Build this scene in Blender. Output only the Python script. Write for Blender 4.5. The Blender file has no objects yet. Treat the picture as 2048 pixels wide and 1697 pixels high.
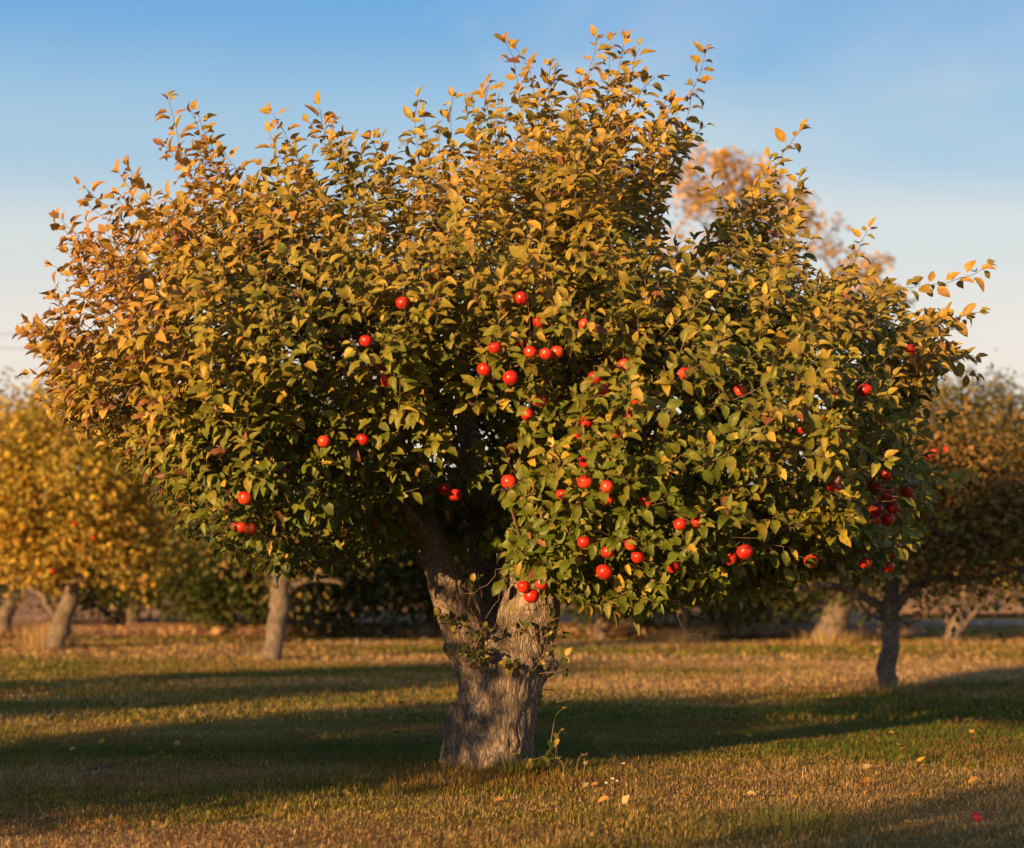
import bpy, bmesh, math, random
import numpy as np
from mathutils import Vector, Matrix, noise as mnoise

scene = bpy.context.scene
COL = scene.collection
rad = math.radians

# ------------------------------------------------------------------ camera
F = 3800.0                      # focal length in photograph pixels (2048 wide)
PITCH = math.atan(311.5 / F)
CAM_Z = 1.01
cam_data = bpy.data.cameras.new("camera")
cam = bpy.data.objects.new("camera", cam_data)
COL.objects.link(cam)
cam.location = (0, 0, CAM_Z)
cam.rotation_euler = (math.pi / 2 + PITCH, 0, 0)
cam_data.sensor_fit = 'HORIZONTAL'
cam_data.sensor_width = 36.0
cam_data.lens = F / 2048 * 36
cam_data.clip_end = 5000
cam_data.dof.use_dof = True
cam_data.dof.focus_distance = 9.2
cam_data.dof.aperture_fstop = 2.0
scene.camera = cam

# ------------------------------------------------------------------ sun, sky, exposure
SUN_EL, SUN_AZ = 10.0, 37.0      # sun behind the camera, 37 degrees to its left, low
SD = Vector((math.sin(rad(SUN_AZ)) * math.cos(rad(SUN_EL)),
             math.cos(rad(SUN_AZ)) * math.cos(rad(SUN_EL)), -math.sin(rad(SUN_EL))))   # travel direction
sun_data = bpy.data.lights.new("sun", 'SUN')
sun_data.energy = 5.0
sun_data.angle = rad(0.55)
sun_data.color = (1.0, 0.59, 0.23)
sun = bpy.data.objects.new("sun", sun_data)
COL.objects.link(sun)
sun.rotation_euler = SD.to_track_quat('-Z', 'Y').to_euler()

world = bpy.data.worlds.new("World")
scene.world = world
world.use_nodes = True
wn, wl = world.node_tree.nodes, world.node_tree.links
wn.clear()
w_out = wn.new('ShaderNodeOutputWorld')
w_bg = wn.new('ShaderNodeBackground')
w_bg.inputs['Strength'].default_value = 0.10
sky = wn.new('ShaderNodeTexSky')
sky.sky_type = 'NISHITA'
sky.sun_disc = False
sky.sun_elevation = rad(SUN_EL)
sky.sun_rotation = rad(180 + SUN_AZ)
sky.air_density = 1.0
sky.dust_density = 1.0
sky.ozone_density = 2.0
tc = wn.new('ShaderNodeTexCoord')
sep = wn.new('ShaderNodeSeparateXYZ')
wl.new(tc.outputs['Generated'], sep.inputs[0])
ramp = wn.new('ShaderNodeValToRGB')          # clear evening air: cream at the horizon to blue above
ramp.color_ramp.interpolation = 'EASE'
els = ramp.color_ramp.elements
els[0].position = 0.0;  els[0].color = (4.1, 3.0, 2.05, 1)
els[1].position = 1.0; els[1].color = (0.25, 0.55, 1.15, 1)
for p, c in ((0.06, (4.5, 3.7, 2.9)), (0.12, (4.3, 3.95, 3.5)), (0.171, (3.6, 3.75, 3.7)), (0.22, (2.05, 3.0, 3.75)), (0.30, (0.80, 2.05, 3.7)), (0.42, (0.5, 1.45, 2.9)), (0.65, (0.35, 0.85, 1.8))):
    e = els.new(p); e.color = (*c, 1)
wl.new(sep.outputs['Z'], ramp.inputs['Fac'])
# thin high cirrus on a plane overhead
den = wn.new('ShaderNodeMath'); den.operation = 'ADD'; den.inputs[1].default_value = 0.06
wl.new(sep.outputs['Z'], den.inputs[0])
dx = wn.new('ShaderNodeMath'); dx.operation = 'DIVIDE'
dy = wn.new('ShaderNodeMath'); dy.operation = 'DIVIDE'
wl.new(sep.outputs['X'], dx.inputs[0]); wl.new(den.outputs[0], dx.inputs[1])
wl.new(sep.outputs['Y'], dy.inputs[0]); wl.new(den.outputs[0], dy.inputs[1])
comb = wn.new('ShaderNodeCombineXYZ')
wl.new(dx.outputs[0], comb.inputs['X']); wl.new(dy.outputs[0], comb.inputs['Y'])
wmap = wn.new('ShaderNodeMapping')
wmap.inputs['Rotation'].default_value = (0, 0, rad(14))
wmap.inputs['Scale'].default_value = (0.5, 0.55, 1)
wmap.inputs['Location'].default_value = (0.0, 0.0, 0)
wl.new(comb.outputs[0], wmap.inputs['Vector'])
cn = wn.new('ShaderNodeTexNoise')
cn.inputs['Scale'].default_value = 1.0; cn.inputs['Detail'].default_value = 7
cn.inputs['Roughness'].default_value = 0.52; cn.inputs['Distortion'].default_value = 0.6
wl.new(wmap.outputs[0], cn.inputs['Vector'])
cr = wn.new('ShaderNodeValToRGB')
cr.color_ramp.elements[0].position = 0.50; cr.color_ramp.elements[0].color = (0, 0, 0, 1)
cr.color_ramp.elements[1].position = 0.72; cr.color_ramp.elements[1].color = (0.75, 0.75, 0.75, 1)
wl.new(cn.outputs['Fac'], cr.inputs['Fac'])
skymix = wn.new('ShaderNodeMixRGB'); skymix.inputs['Fac'].default_value = 0.92
wl.new(sky.outputs[0], skymix.inputs['Color1']); wl.new(ramp.outputs[0], skymix.inputs['Color2'])
cmix = wn.new('ShaderNodeMixRGB')
cmix.inputs['Color2'].default_value = (4.5, 4.15, 3.8, 1)
wl.new(cr.outputs[0], cmix.inputs['Fac']); wl.new(skymix.outputs[0], cmix.inputs['Color1'])
wl.new(cmix.outputs[0], w_bg.inputs['Color'])
wl.new(w_bg.outputs[0], w_out.inputs['Surface'])

scene.view_settings.view_transform = 'Standard'
scene.view_settings.look = 'None'
scene.view_settings.gamma = 1.0
scene.view_settings.use_curve_mapping = False
scene.view_settings.exposure = 1.0
scene.cycles.max_bounces = 6
scene.cycles.transparent_max_bounces = 4

# ------------------------------------------------------------------ helpers
def at(px, py, Y):
    """photograph pixel -> point on its ray at distance Y in front of the camera"""
    c, s = math.cos(PITCH), math.sin(PITCH)
    rx, ru = px - 1024.0, 848.5 - py
    d = (rx, F * c - ru * s, F * s + ru * c)
    k = Y / d[1]
    return np.array((d[0] * k, Y, CAM_Z + d[2] * k))

def proj(P):
    """points (N,3) -> photograph pixels (N,2)"""
    c, s = math.cos(PITCH), math.sin(PITCH)
    x, y, z = P[:, 0], P[:, 1], P[:, 2] - CAM_Z
    w = y * c + z * s
    return np.stack([1024 + F * x / w, 848.5 - F * (z * c - y * s) / w], 1)

_tab = np.random.RandomState(5).rand(256, 256)
def vnoise(x, y):
    xi, yi = np.floor(x).astype(int), np.floor(y).astype(int)
    fx, fy = x - xi, y - yi
    fx, fy = fx * fx * (3 - 2 * fx), fy * fy * (3 - 2 * fy)
    a = _tab[xi % 256, yi % 256]; b = _tab[(xi + 1) % 256, yi % 256]
    c = _tab[xi % 256, (yi + 1) % 256]; d = _tab[(xi + 1) % 256, (yi + 1) % 256]
    return (a * (1 - fx) + b * fx) * (1 - fy) + (c * (1 - fx) + d * fx) * fy
def fbm(x, y, o=4):
    v, a, t = 0, 1.0, 0
    for k in range(o):
        v = v + a * vnoise(x * 2 ** k + 17.3 * k, y * 2 ** k + 9.1 * k); t += a; a *= 0.5
    return v / t

TRUNK_X, TRUNK_Y = -0.12, 10.0
def gz(x, y):
    """height of the lawn"""
    x, y = np.asarray(x, float), np.asarray(y, float)
    h = 0.05 * (fbm(x * 0.35 + 3, y * 0.35 + 8, 3) - 0.5) + 0.018 * (fbm(x * 1.7, y * 1.7, 2) - 0.5)
    h = h * np.exp(-np.maximum(0, y - 40) / 30)
    return h + 0.045 * np.exp(-((x - TRUNK_X) ** 2 + (y - TRUNK_Y) ** 2) / 0.5)

def tag(o, label=None, cat=None, group=None, kind=None):
    if label: o["label"] = label
    if cat: o["category"] = cat
    if group: o["group"] = group
    if kind: o["kind"] = kind
    return o

def mesh_obj(name, V, faces, mat, parent=None, colors=None, smooth=True):
    """faces: list of arrays (each k-gon set as (n,k) int array) or list of lists"""
    me = bpy.data.meshes.new(name)
    V = np.asarray(V, np.float32)
    groups = [np.asarray(f, np.int32) for f in faces if len(f)]
    nl = sum(g.size for g in groups); nf = sum(len(g) for g in groups)
    me.vertices.add(len(V)); me.vertices.foreach_set('co', V.ravel())
    me.loops.add(nl); me.polygons.add(nf)
    me.loops.foreach_set('vertex_index', np.concatenate([g.ravel() for g in groups]))
    starts, s = [], 0
    for g in groups:
        k = g.shape[1]
        starts.append(s + np.arange(len(g)) * k); s += g.size
    me.polygons.foreach_set('loop_start', np.concatenate(starts).astype(np.int32))
    if smooth: me.polygons.foreach_set('use_smooth', np.ones(nf, bool))
    me.update(calc_edges=True)
    me.validate()
    if colors is not None:
        ca = me.color_attributes.new('tint', 'FLOAT_COLOR', 'POINT')
        c4 = np.ones((len(V), 4), np.float32); c4[:, :3] = colors
        ca.data.foreach_set('color', c4.ravel())
    me.materials.append(mat)
    o = bpy.data.objects.new(name, me)
    COL.objects.link(o)
    if parent: o.parent = parent
    return o

def empty(name, loc):
    o = bpy.data.objects.new(name, None)
    o.location = loc; o.empty_display_size = 0.2
    COL.objects.link(o)
    return o

def child_of(o, root):
    """parent a mesh that is written in world coordinates"""
    o.parent = root
    o.matrix_parent_inverse = Matrix.Translation(-Vector(root.location))
    return o

# ------------------------------------------------------------------ materials
def new_mat(name):
    m = bpy.data.materials.new(name); m.use_nodes = True
    nt = m.node_tree; nt.nodes.clear()
    out = nt.nodes.new('ShaderNodeOutputMaterial')
    return m, nt.nodes, nt.links, out

def leaf_mat(name, under=0.35, transl=0.28, rough=0.48, spec=0.35):
    m, n, l, out = new_mat(name)
    at_ = n.new('ShaderNodeAttribute'); at_.attribute_name = 'tint'
    geo = n.new('ShaderNodeNewGeometry')
    # lower side of a leaf is paler and greyer
    pale = n.new('ShaderNodeMixRGB'); pale.inputs['Color2'].default_value = (0.30, 0.27, 0.19, 1)
    k = n.new('ShaderNodeMath'); k.operation = 'MULTIPLY'; k.inputs[1].default_value = under
    l.new(geo.outputs['Backfacing'], k.inputs[0]); l.new(k.outputs[0], pale.inputs['Fac'])
    # blotches
    nz = n.new('ShaderNodeTexNoise'); nz.inputs['Scale'].default_value = 45; nz.inputs['Detail'].default_value = 3
    tcx = n.new('ShaderNodeTexCoord'); l.new(tcx.outputs['Object'], nz.inputs['Vector'])
    mr = n.new('ShaderNodeMapRange'); mr.inputs[1].default_value = 0.3; mr.inputs[2].default_value = 0.7
    mr.inputs[3].default_value = 0.72; mr.inputs[4].default_value = 1.25
    l.new(nz.outputs['Fac'], mr.inputs[0])
    mul = n.new('ShaderNodeMixRGB'); mul.blend_type = 'MULTIPLY'; mul.inputs['Fac'].default_value = 1
    l.new(at_.outputs['Color'], mul.inputs['Color1']); l.new(mr.outputs[0], mul.inputs['Color2'])
    l.new(mul.outputs[0], pale.inputs['Color1'])
    p = n.new('ShaderNodeBsdfPrincipled'); p.inputs['Roughness'].default_value = rough
    p.inputs['Specular IOR Level'].default_value = spec
    l.new(pale.outputs[0], p.inputs['Base Color'])
    t = n.new('ShaderNodeBsdfTranslucent')
    tm = n.new('ShaderNodeMixRGB'); tm.blend_type = 'MULTIPLY'; tm.inputs['Fac'].default_value = 1
    tm.inputs['Color2'].default_value = (1.5, 1.35, 0.6, 1)
    l.new(mul.outputs[0], tm.inputs['Color1']); l.new(tm.outputs[0], t.inputs['Color'])
    mx = n.new('ShaderNodeMixShader'); mx.inputs['Fac'].default_value = transl
    l.new(p.outputs[0], mx.inputs[1]); l.new(t.outputs[0], mx.inputs[2])
    l.new(mx.outputs[0], out.inputs['Surface'])
    return m

def bark_mat(name, c_dark, c_mid, c_light, scale=1.0, moss=0.0):
    m, n, l, out = new_mat(name)
    tcx = n.new('ShaderNodeTexCoord')
    mp = n.new('ShaderNodeMapping'); mp.inputs['Scale'].default_value = (scale, scale, scale * 0.28)
    l.new(tcx.outputs['Object'], mp.inputs['Vector'])
    wob = n.new('ShaderNodeTexNoise'); wob.inputs['Scale'].default_value = 7; wob.inputs['Detail'].default_value = 4
    l.new(mp.outputs[0], wob.inputs['Vector'])
    add = n.new('ShaderNodeMixRGB'); add.blend_type = 'LINEAR_LIGHT'; add.inputs['Fac'].default_value = 0.22
    l.new(mp.outputs[0], add.inputs['Color1']); l.new(wob.outputs['Color'], add.inputs['Color2'])
    vo = n.new('ShaderNodeTexVoronoi'); vo.feature = 'DISTANCE_TO_EDGE'; vo.inputs['Scale'].default_value = 30
    l.new(add.outputs[0], vo.inputs['Vector'])
    crack = n.new('ShaderNodeMapRange'); crack.inputs[1].default_value = 0.0; crack.inputs[2].default_value = 0.16
    l.new(vo.outputs['Distance'], crack.inputs[0])
    fine = n.new('ShaderNodeTexNoise'); fine.inputs['Scale'].default_value = 55; fine.inputs['Detail'].default_value = 6
    fine.inputs['Roughness'].default_value = 0.65
    l.new(mp.outputs[0], fine.inputs['Vector'])
    big = n.new('ShaderNodeTexNoise'); big.inputs['Scale'].default_value = 5.5; big.inputs['Detail'].default_value = 4
    l.new(tcx.outputs['Object'], big.inputs['Vector'])
    r = n.new('ShaderNodeValToRGB')
    r.color_ramp.elements[0].position = 0.28; r.color_ramp.elements[0].color = (*c_dark, 1)
    r.color_ramp.elements[1].position = 0.74; r.color_ramp.elements[1].color = (*c_light, 1)
    e = r.color_ramp.elements.new(0.5); e.color = (*c_mid, 1)
    mixv = n.new('ShaderNodeMixRGB'); mixv.inputs['Fac'].default_value = 0.5
    l.new(fine.outputs['Fac'], mixv.inputs['Color1']); l.new(big.outputs['Fac'], mixv.inputs['Color2'])
    l.new(mixv.outputs[0], r.inputs['Fac'])
    dk = n.new('ShaderNodeMixRGB'); dk.blend_type = 'MULTIPLY'; dk.inputs['Fac'].default_value = 0.62
    cc = n.new('ShaderNodeMapRange'); cc.inputs[3].default_value = 0.22; cc.inputs[4].default_value = 1.0
    l.new(crack.outputs[0], cc.inputs[0])
    l.new(r.outputs[0], dk.inputs['Color1']); l.new(cc.outputs[0], dk.inputs['Color2'])
    col = dk
    if moss:
        mo = n.new('ShaderNodeTexNoise'); mo.inputs['Scale'].default_value = 11; mo.inputs['Detail'].default_value = 5
        l.new(tcx.outputs['Object'], mo.inputs['Vector'])
        mf = n.new('ShaderNodeMapRange'); mf.inputs[1].default_value = 0.56; mf.inputs[2].default_value = 0.68
        mf.inputs[4].default_value = moss
        l.new(mo.outputs['Fac'], mf.inputs[0])
        mm = n.new('ShaderNodeMixRGB'); mm.inputs['Color2'].default_value = (0.20, 0.15, 0.06, 1)
        l.new(mf.outputs[0], mm.inputs['Fac']); l.new(dk.outputs[0], mm.inputs['Color1'])
        col = mm
    p = n.new('ShaderNodeBsdfPrincipled'); p.inputs['Roughness'].default_value = 0.88
    p.inputs['Specular IOR Level'].default_value = 0.15
    l.new(col.outputs[0], p.inputs['Base Color'])
    hs = n.new('ShaderNodeMath'); hs.operation = 'MULTIPLY_ADD'; hs.inputs[1].default_value = 0.6
    l.new(crack.outputs[0], hs.inputs[0]); l.new(fine.outputs['Fac'], hs.inputs[2])
    b = n.new('ShaderNodeBump'); b.inputs['Strength'].default_value = 0.9; b.inputs['Distance'].default_value = 0.012
    l.new(hs.outputs[0], b.inputs['Height']); l.new(b.outputs[0], p.inputs['Normal'])
    l.new(p.outputs[0], out.inputs['Surface'])
    return m

def plain_mat(name, col, rough=0.6, var=0.25, scale=20, spec=0.3):
    m, n, l, out = new_mat(name)
    tcx = n.new('ShaderNodeTexCoord')
    nz = n.new('ShaderNodeTexNoise'); nz.inputs['Scale'].default_value = scale; nz.inputs['Detail'].default_value = 4
    l.new(tcx.outputs['Object'], nz.inputs['Vector'])
    r = n.new('ShaderNodeValToRGB')
    r.color_ramp.elements[0].position = 0.3; r.color_ramp.elements[0].color = (*[c * (1 - var) for c in col], 1)
    r.color_ramp.elements[1].position = 0.7; r.color_ramp.elements[1].color = (*[min(1, c * (1 + var)) for c in col], 1)
    l.new(nz.outputs['Fac'], r.inputs['Fac'])
    p = n.new('ShaderNodeBsdfPrincipled'); p.inputs['Roughness'].default_value = rough
    p.inputs['Specular IOR Level'].default_value = spec
    l.new(r.outputs[0], p.inputs['Base Color']); l.new(p.outputs[0], out.inputs['Surface'])
    return m

def tint_mat(name, rough=0.8, transl=0.0, bump=0.0, bscale=60, spec=0.15):
    m, n, l, out = new_mat(name)
    a = n.new('ShaderNodeAttribute'); a.attribute_name = 'tint'
    p = n.new('ShaderNodeBsdfPrincipled'); p.inputs['Roughness'].default_value = rough
    p.inputs['Specular IOR Level'].default_value = spec
    src = a.outputs['Color']
    if bump:
        tcx = n.new('ShaderNodeTexCoord')
        nz = n.new('ShaderNodeTexNoise'); nz.inputs['Scale'].default_value = bscale; nz.inputs['Detail'].default_value = 6
        l.new(tcx.outputs['Object'], nz.inputs['Vector'])
        mr = n.new('ShaderNodeMapRange'); mr.inputs[1].default_value = 0.3; mr.inputs[2].default_value = 0.7
        mr.inputs[3].default_value = 0.6; mr.inputs[4].default_value = 1.35
        l.new(nz.outputs['Fac'], mr.inputs[0])
        mu = n.new('ShaderNodeMixRGB'); mu.blend_type = 'MULTIPLY'; mu.inputs['Fac'].default_value = 1
        l.new(src, mu.inputs['Color1']); l.new(mr.outputs[0], mu.inputs['Color2'])
        src = mu.outputs[0]
        b = n.new('ShaderNodeBump'); b.inputs['Strength'].default_value = 1; b.inputs['Distance'].default_value = bump
        l.new(nz.outputs['Fac'], b.inputs['Height']); l.new(b.outputs[0], p.inputs['Normal'])
    l.new(src, p.inputs['Base Color'])
    if transl:
        t = n.new('ShaderNodeBsdfTranslucent'); l.new(src, t.inputs['Color'])
        mx = n.new('ShaderNodeMixShader'); mx.inputs['Fac'].default_value = transl
        l.new(p.outputs[0], mx.inputs[1]); l.new(t.outputs[0], mx.inputs[2]); l.new(mx.outputs[0], out.inputs['Surface'])
    else:
        l.new(p.outputs[0], out.inputs['Surface'])
    return m

def apple_mat():
    m, n, l, out = new_mat("apple_skin")
    tcx = n.new('ShaderNodeTexCoord')
    oi = n.new('ShaderNodeObjectInfo')
    mp = n.new('ShaderNodeMapping'); mp.inputs['Scale'].default_value = (1, 1, 0.18)
    l.new(tcx.outputs['Object'], mp.inputs['Vector'])
    st = n.new('ShaderNodeTexNoise'); st.inputs['Scale'].default_value = 120; st.inputs['Detail'].default_value = 4
    l.new(mp.outputs[0], st.inputs['Vector'])
    r = n.new('ShaderNodeValToRGB')
    r.color_ramp.elements[0].position = 0.3; r.color_ramp.elements[0].color = (0.40, 0.008, 0.010, 1)
    r.color_ramp.elements[1].position = 0.8; r.color_ramp.elements[1].color = (0.62, 0.035, 0.016, 1)
    l.new(st.outputs['Fac'], r.inputs['Fac'])
    bl = n.new('ShaderNodeTexNoise'); bl.inputs['Scale'].default_value = 14
    l.new(tcx.outputs['Object'], bl.inputs['Vector'])
    am = n.new('ShaderNodeMath'); am.operation = 'MULTIPLY_ADD'; am.inputs[1].default_value = 0.35; 
    l.new(oi.outputs['Random'], am.inputs[0]); l.new(bl.outputs['Fac'], am.inputs[2])
    mf = n.new('ShaderNodeMapRange'); mf.inputs[1].default_value = 0.72; mf.inputs[2].default_value = 1.1; mf.inputs[4].default_value = 0.55
    l.new(am.outputs[0], mf.inputs[0])
    ye = n.new('ShaderNodeMixRGB'); ye.inputs['Color2'].default_value = (0.72, 0.16, 0.03, 1)
    l.new(mf.outputs[0], ye.inputs['Fac']); l.new(r.outputs[0], ye.inputs['Color1'])
    sp = n.new('ShaderNodeTexVoronoi'); sp.inputs['Scale'].default_value = 160
    l.new(tcx.outputs['Object'], sp.inputs['Vector'])
    sf = n.new('ShaderNodeMapRange'); sf.inputs[1].default_value = 0.10; sf.inputs[2].default_value = 0.18
    sf.inputs[3].default_value = 0.35; sf.inputs[4].default_value = 0
    l.new(sp.outputs['Distance'], sf.inputs[0])
    sm = n.new('ShaderNodeMixRGB'); sm.inputs['Color2'].default_value = (0.75, 0.4, 0.2, 1)
    l.new(sf.outputs[0], sm.inputs['Fac']); l.new(ye.outputs[0], sm.inputs['Color1'])
    p = n.new('ShaderNodeBsdfPrincipled'); p.inputs['Roughness'].default_value = 0.34
    p.inputs['Specular IOR Level'].default_value = 0.45
    p.inputs['Subsurface Weight'].default_value = 0.0
    l.new(sm.outputs[0], p.inputs['Base Color']); l.new(p.outputs[0], out.inputs['Surface'])
    return m

M_LEAF = leaf_mat("apple_leaf", under=0.32, transl=0.25)
M_BGLEAF = leaf_mat("orchard_leaf", under=0.2, transl=0.35, rough=0.6, spec=0.2)
M_BARK = bark_mat("old_apple_bark", (0.10, 0.075, 0.058), (0.25, 0.195, 0.155), (0.42, 0.34, 0.275), 1.0, 0.55)
M_BARK2 = bark_mat("orchard_bark", (0.09, 0.07, 0.055), (0.21, 0.165, 0.13), (0.34, 0.275, 0.22), 0.7)
M_TWIG = plain_mat("twig_bark", (0.16, 0.105, 0.075), 0.7, 0.3, 30)
M_APPLE = apple_mat()
M_STEM = plain_mat("apple_stem", (0.12, 0.07, 0.035), 0.7, 0.3, 60)
M_GRASS = tint_mat("grass_blades", 0.65, 0.3, spec=0.2)
M_LAWN = tint_mat("lawn_soil", 0.95, 0, 0.02, 55, spec=0.05)
M_FIELD = tint_mat("stubble_soil", 0.95, 0, 0.05, 9, spec=0.05)
M_ROAD = plain_mat("road_asphalt", (0.27, 0.22, 0.18), 1.0, 0.2, 3, 0.0)
M_FALLEN = tint_mat("fallen_leaf_skin", 0.6, 0.25)
M_DRY = tint_mat("dry_stalk", 0.7, 0.15)
M_WIRE = plain_mat("wire_metal", (0.12, 0.12, 0.13), 0.5, 0.1, 1)
M_POLE = plain_mat("pole_wood", (0.16, 0.12, 0.09), 0.9, 0.3, 6)
M_WHITE = plain_mat("white_petal", (0.75, 0.72, 0.62), 0.6, 0.1, 80)

# ------------------------------------------------------------------ shape builders
def tube(path, radii, sides=6, cap=True):
    """swept tube; path (n,3), radii (n,) -> V, quads, tris"""
    P = np.asarray(path, float); n = len(P)
    T = np.gradient(P, axis=0); T /= np.linalg.norm(T, axis=1)[:, None] + 1e-9
    u = np.cross(T[0], (0.31, 0.17, 0.93)); 
    if np.linalg.norm(u) < 0.1: u = np.cross(T[0], (1, 0, 0))
    u /= np.linalg.norm(u)
    ang = np.arange(sides) * 2 * math.pi / sides
    ca, sa = np.cos(ang)[:, None], np.sin(ang)[:, None]
    rings = []
    for i in range(n):
        u = u - T[i] * np.dot(u, T[i]); u /= np.linalg.norm(u) + 1e-9
        v = np.cross(T[i], u)
        rings.append(P[i] + radii[i] * (ca * u + sa * v))
    V = np.concatenate(rings)
    j = np.arange(sides); jn = (j + 1) % sides
    q = [np.stack([i * sides + j, i * sides + jn, (i + 1) * sides + jn, (i + 1) * sides + j], 1) for i in range(n - 1)]
    q = np.concatenate(q)
    V = np.concatenate([V, P[:1], P[-1:] + T[-1:] * radii[-1] * 0.5])
    a, b = len(V) - 2, len(V) - 1
    o = (n - 1) * sides
    t = np.concatenate([np.stack([jn, j, np.full(sides, a)], 1), np.stack([o + j, o + jn, np.full(sides, b)], 1)])
    return V, q, t

class Acc:
    """collects pieces of one mesh"""
    def __init__(s): s.V, s.Q, s.T, s.C, s.n = [], [], [], [], 0
    def add(s, V, q=None, t=None, c=None):
        s.V.append(V)
        if q is not None and len(q): s.Q.append(np.asarray(q) + s.n)
        if t is not None and len(t): s.T.append(np.asarray(t) + s.n)
        if c is not None: s.C.append(np.broadcast_to(np.asarray(c, float), (len(V), 3)))
        s.n += len(V)
    def build(s, name, mat, parent=None, smooth=True):
        f = []
        if s.T: f.append(np.concatenate(s.T))
        if s.Q: f.append(np.concatenate(s.Q))
        o = mesh_obj(name, np.concatenate(s.V), f, mat, None, np.concatenate(s.C) if s.C else None, smooth)
        if parent: child_of(o, parent)
        return o

def catmull(pts, step):
    """smooth curve through (n,k) control points, sampled about every step"""
    P = np.asarray(pts, float)
    P = np.concatenate([2 * P[:1] - P[1:2], P, 2 * P[-1:] - P[-2:-1]])
    out = []
    for i in range(1, len(P) - 2):
        m = max(1, int(math.ceil(np.linalg.norm(P[i + 1, :3] - P[i, :3]) / step)))
        for k in range(m):
            t = k / m
            out.append(0.5 * (2 * P[i] + (P[i + 1] - P[i - 1]) * t + (2 * P[i - 1] - 5 * P[i] + 4 * P[i + 1] - P[i + 2]) * t * t
                              + (3 * P[i] - P[i - 1] - 3 * P[i + 1] + P[i + 2]) * t ** 3))
    out.append(P[-2])
    return np.array(out)

def norm(a):
    return a / (np.linalg.norm(a, axis=-1, keepdims=True) + 1e-9)

# full apple leaf: midrib + two edges, folded and arched, with its stalk (18 points)
LT = np.array([0.0, 0.10, 0.34, 0.62, 0.86, 1.0]); LW = np.array([0.0, 0.55, 1.0, 0.86, 0.40, 0.0])
def leaf_arrays(pos, axis, nrm, size, width, fold, curl, twist, petiole):
    """all (N,..) arrays -> vertices (N,18,3)"""
    N = len(pos)
    L = np.zeros((N, 18, 3))
    def arch(t):        # along y, bending down
        th = curl[:, None] * t
        th = np.where(np.abs(th) < 1e-3, 1e-3, th)
        y = np.sin(th) / (curl[:, None] + 1e-6); z = -(1 - np.cos(th)) / (curl[:, None] + 1e-6)
        return y, z
    y, z = arch(np.broadcast_to(LT, (N, 6)))
    idx = 0
    L[:, 0, 1], L[:, 0, 2] = y[:, 0], z[:, 0]
    for r in range(1, 5):
        for k, sx in enumerate((-1, 0, 1)):
            v = 1 + (r - 1) * 3 + k
            w = width * LW[r] * 0.5
            wave = 0.03 * np.sin(7 * LT[r] + twist * 9 + sx)
            L[:, v, 0] = sx * w * np.cos(fold)
            L[:, v, 1] = y[:, r]
            L[:, v, 2] = z[:, r] + abs(sx) * (w * np.sin(fold) + wave)
    L[:, 13, 1], L[:, 13, 2] = y[:, 5], z[:, 5]
    for k, (sx, yy) in enumerate(((-1, 0), (1, 0), (1, 1), (-1, 1))):
        L[:, 14 + k, 0] = sx * 0.012
        L[:, 14 + k, 1] = -petiole * yy + 0.02 * (1 - yy)
        L[:, 14 + k, 2] = -0.05 * petiole * yy
    L *= size[:, None, None]
    a = norm(axis); n_ = norm(nrm - a * np.sum(nrm * a, 1, keepdims=True)); x = np.cross(a, n_)
    W = L[:, :, 0:1] * x[:, None] + L[:, :, 1:2] * a[:, None] + L[:, :, 2:3] * n_[:, None]
    off = pos + a * (petiole * size)[:, None]
    return W + off[:, None]
_lf_t = [(0, 2, 1), (0, 3, 2), (10, 11, 13), (11, 12, 13)]
_lf_q = []
for r in range(3):
    b = 1 + r * 3
    _lf_q += [(b, b + 1, b + 4, b + 3), (b + 1, b + 2, b + 5, b + 4)]
_lf_q.append((14, 15, 16, 17))
LF_T, LF_Q = np.array(_lf_t), np.array(_lf_q)
def leaf_faces(N, nv=18):
    o = (np.arange(N) * nv)[:, None, None]
    return [(LF_T[None] + o).reshape(-1, 3), (LF_Q[None] + o).reshape(-1, 4)]

def small_leaves(pos, axis, nrm, size, width=0.6):
    """folded four-point leaves for trees farther off: (N,4,3) + tris"""
    a = norm(axis); n_ = norm(nrm - a * np.sum(nrm * a, 1, keepdims=True)); x = np.cross(a, n_)
    s = size[:, None]
    V = np.stack([pos, pos + a * s * 0.5 - x * s * width * 0.5 + n_ * s * 0.12, pos + a * s - n_ * s * 0.12,
                  pos + a * s * 0.5 + x * s * width * 0.5 + n_ * s * 0.12], 1)
    o = (np.arange(len(pos)) * 4)[:, None]
    t = np.concatenate([np.array([[0, 2, 1]]) + o, np.array([[0, 3, 2]]) + o])
    return V.reshape(-1, 3), t

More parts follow.
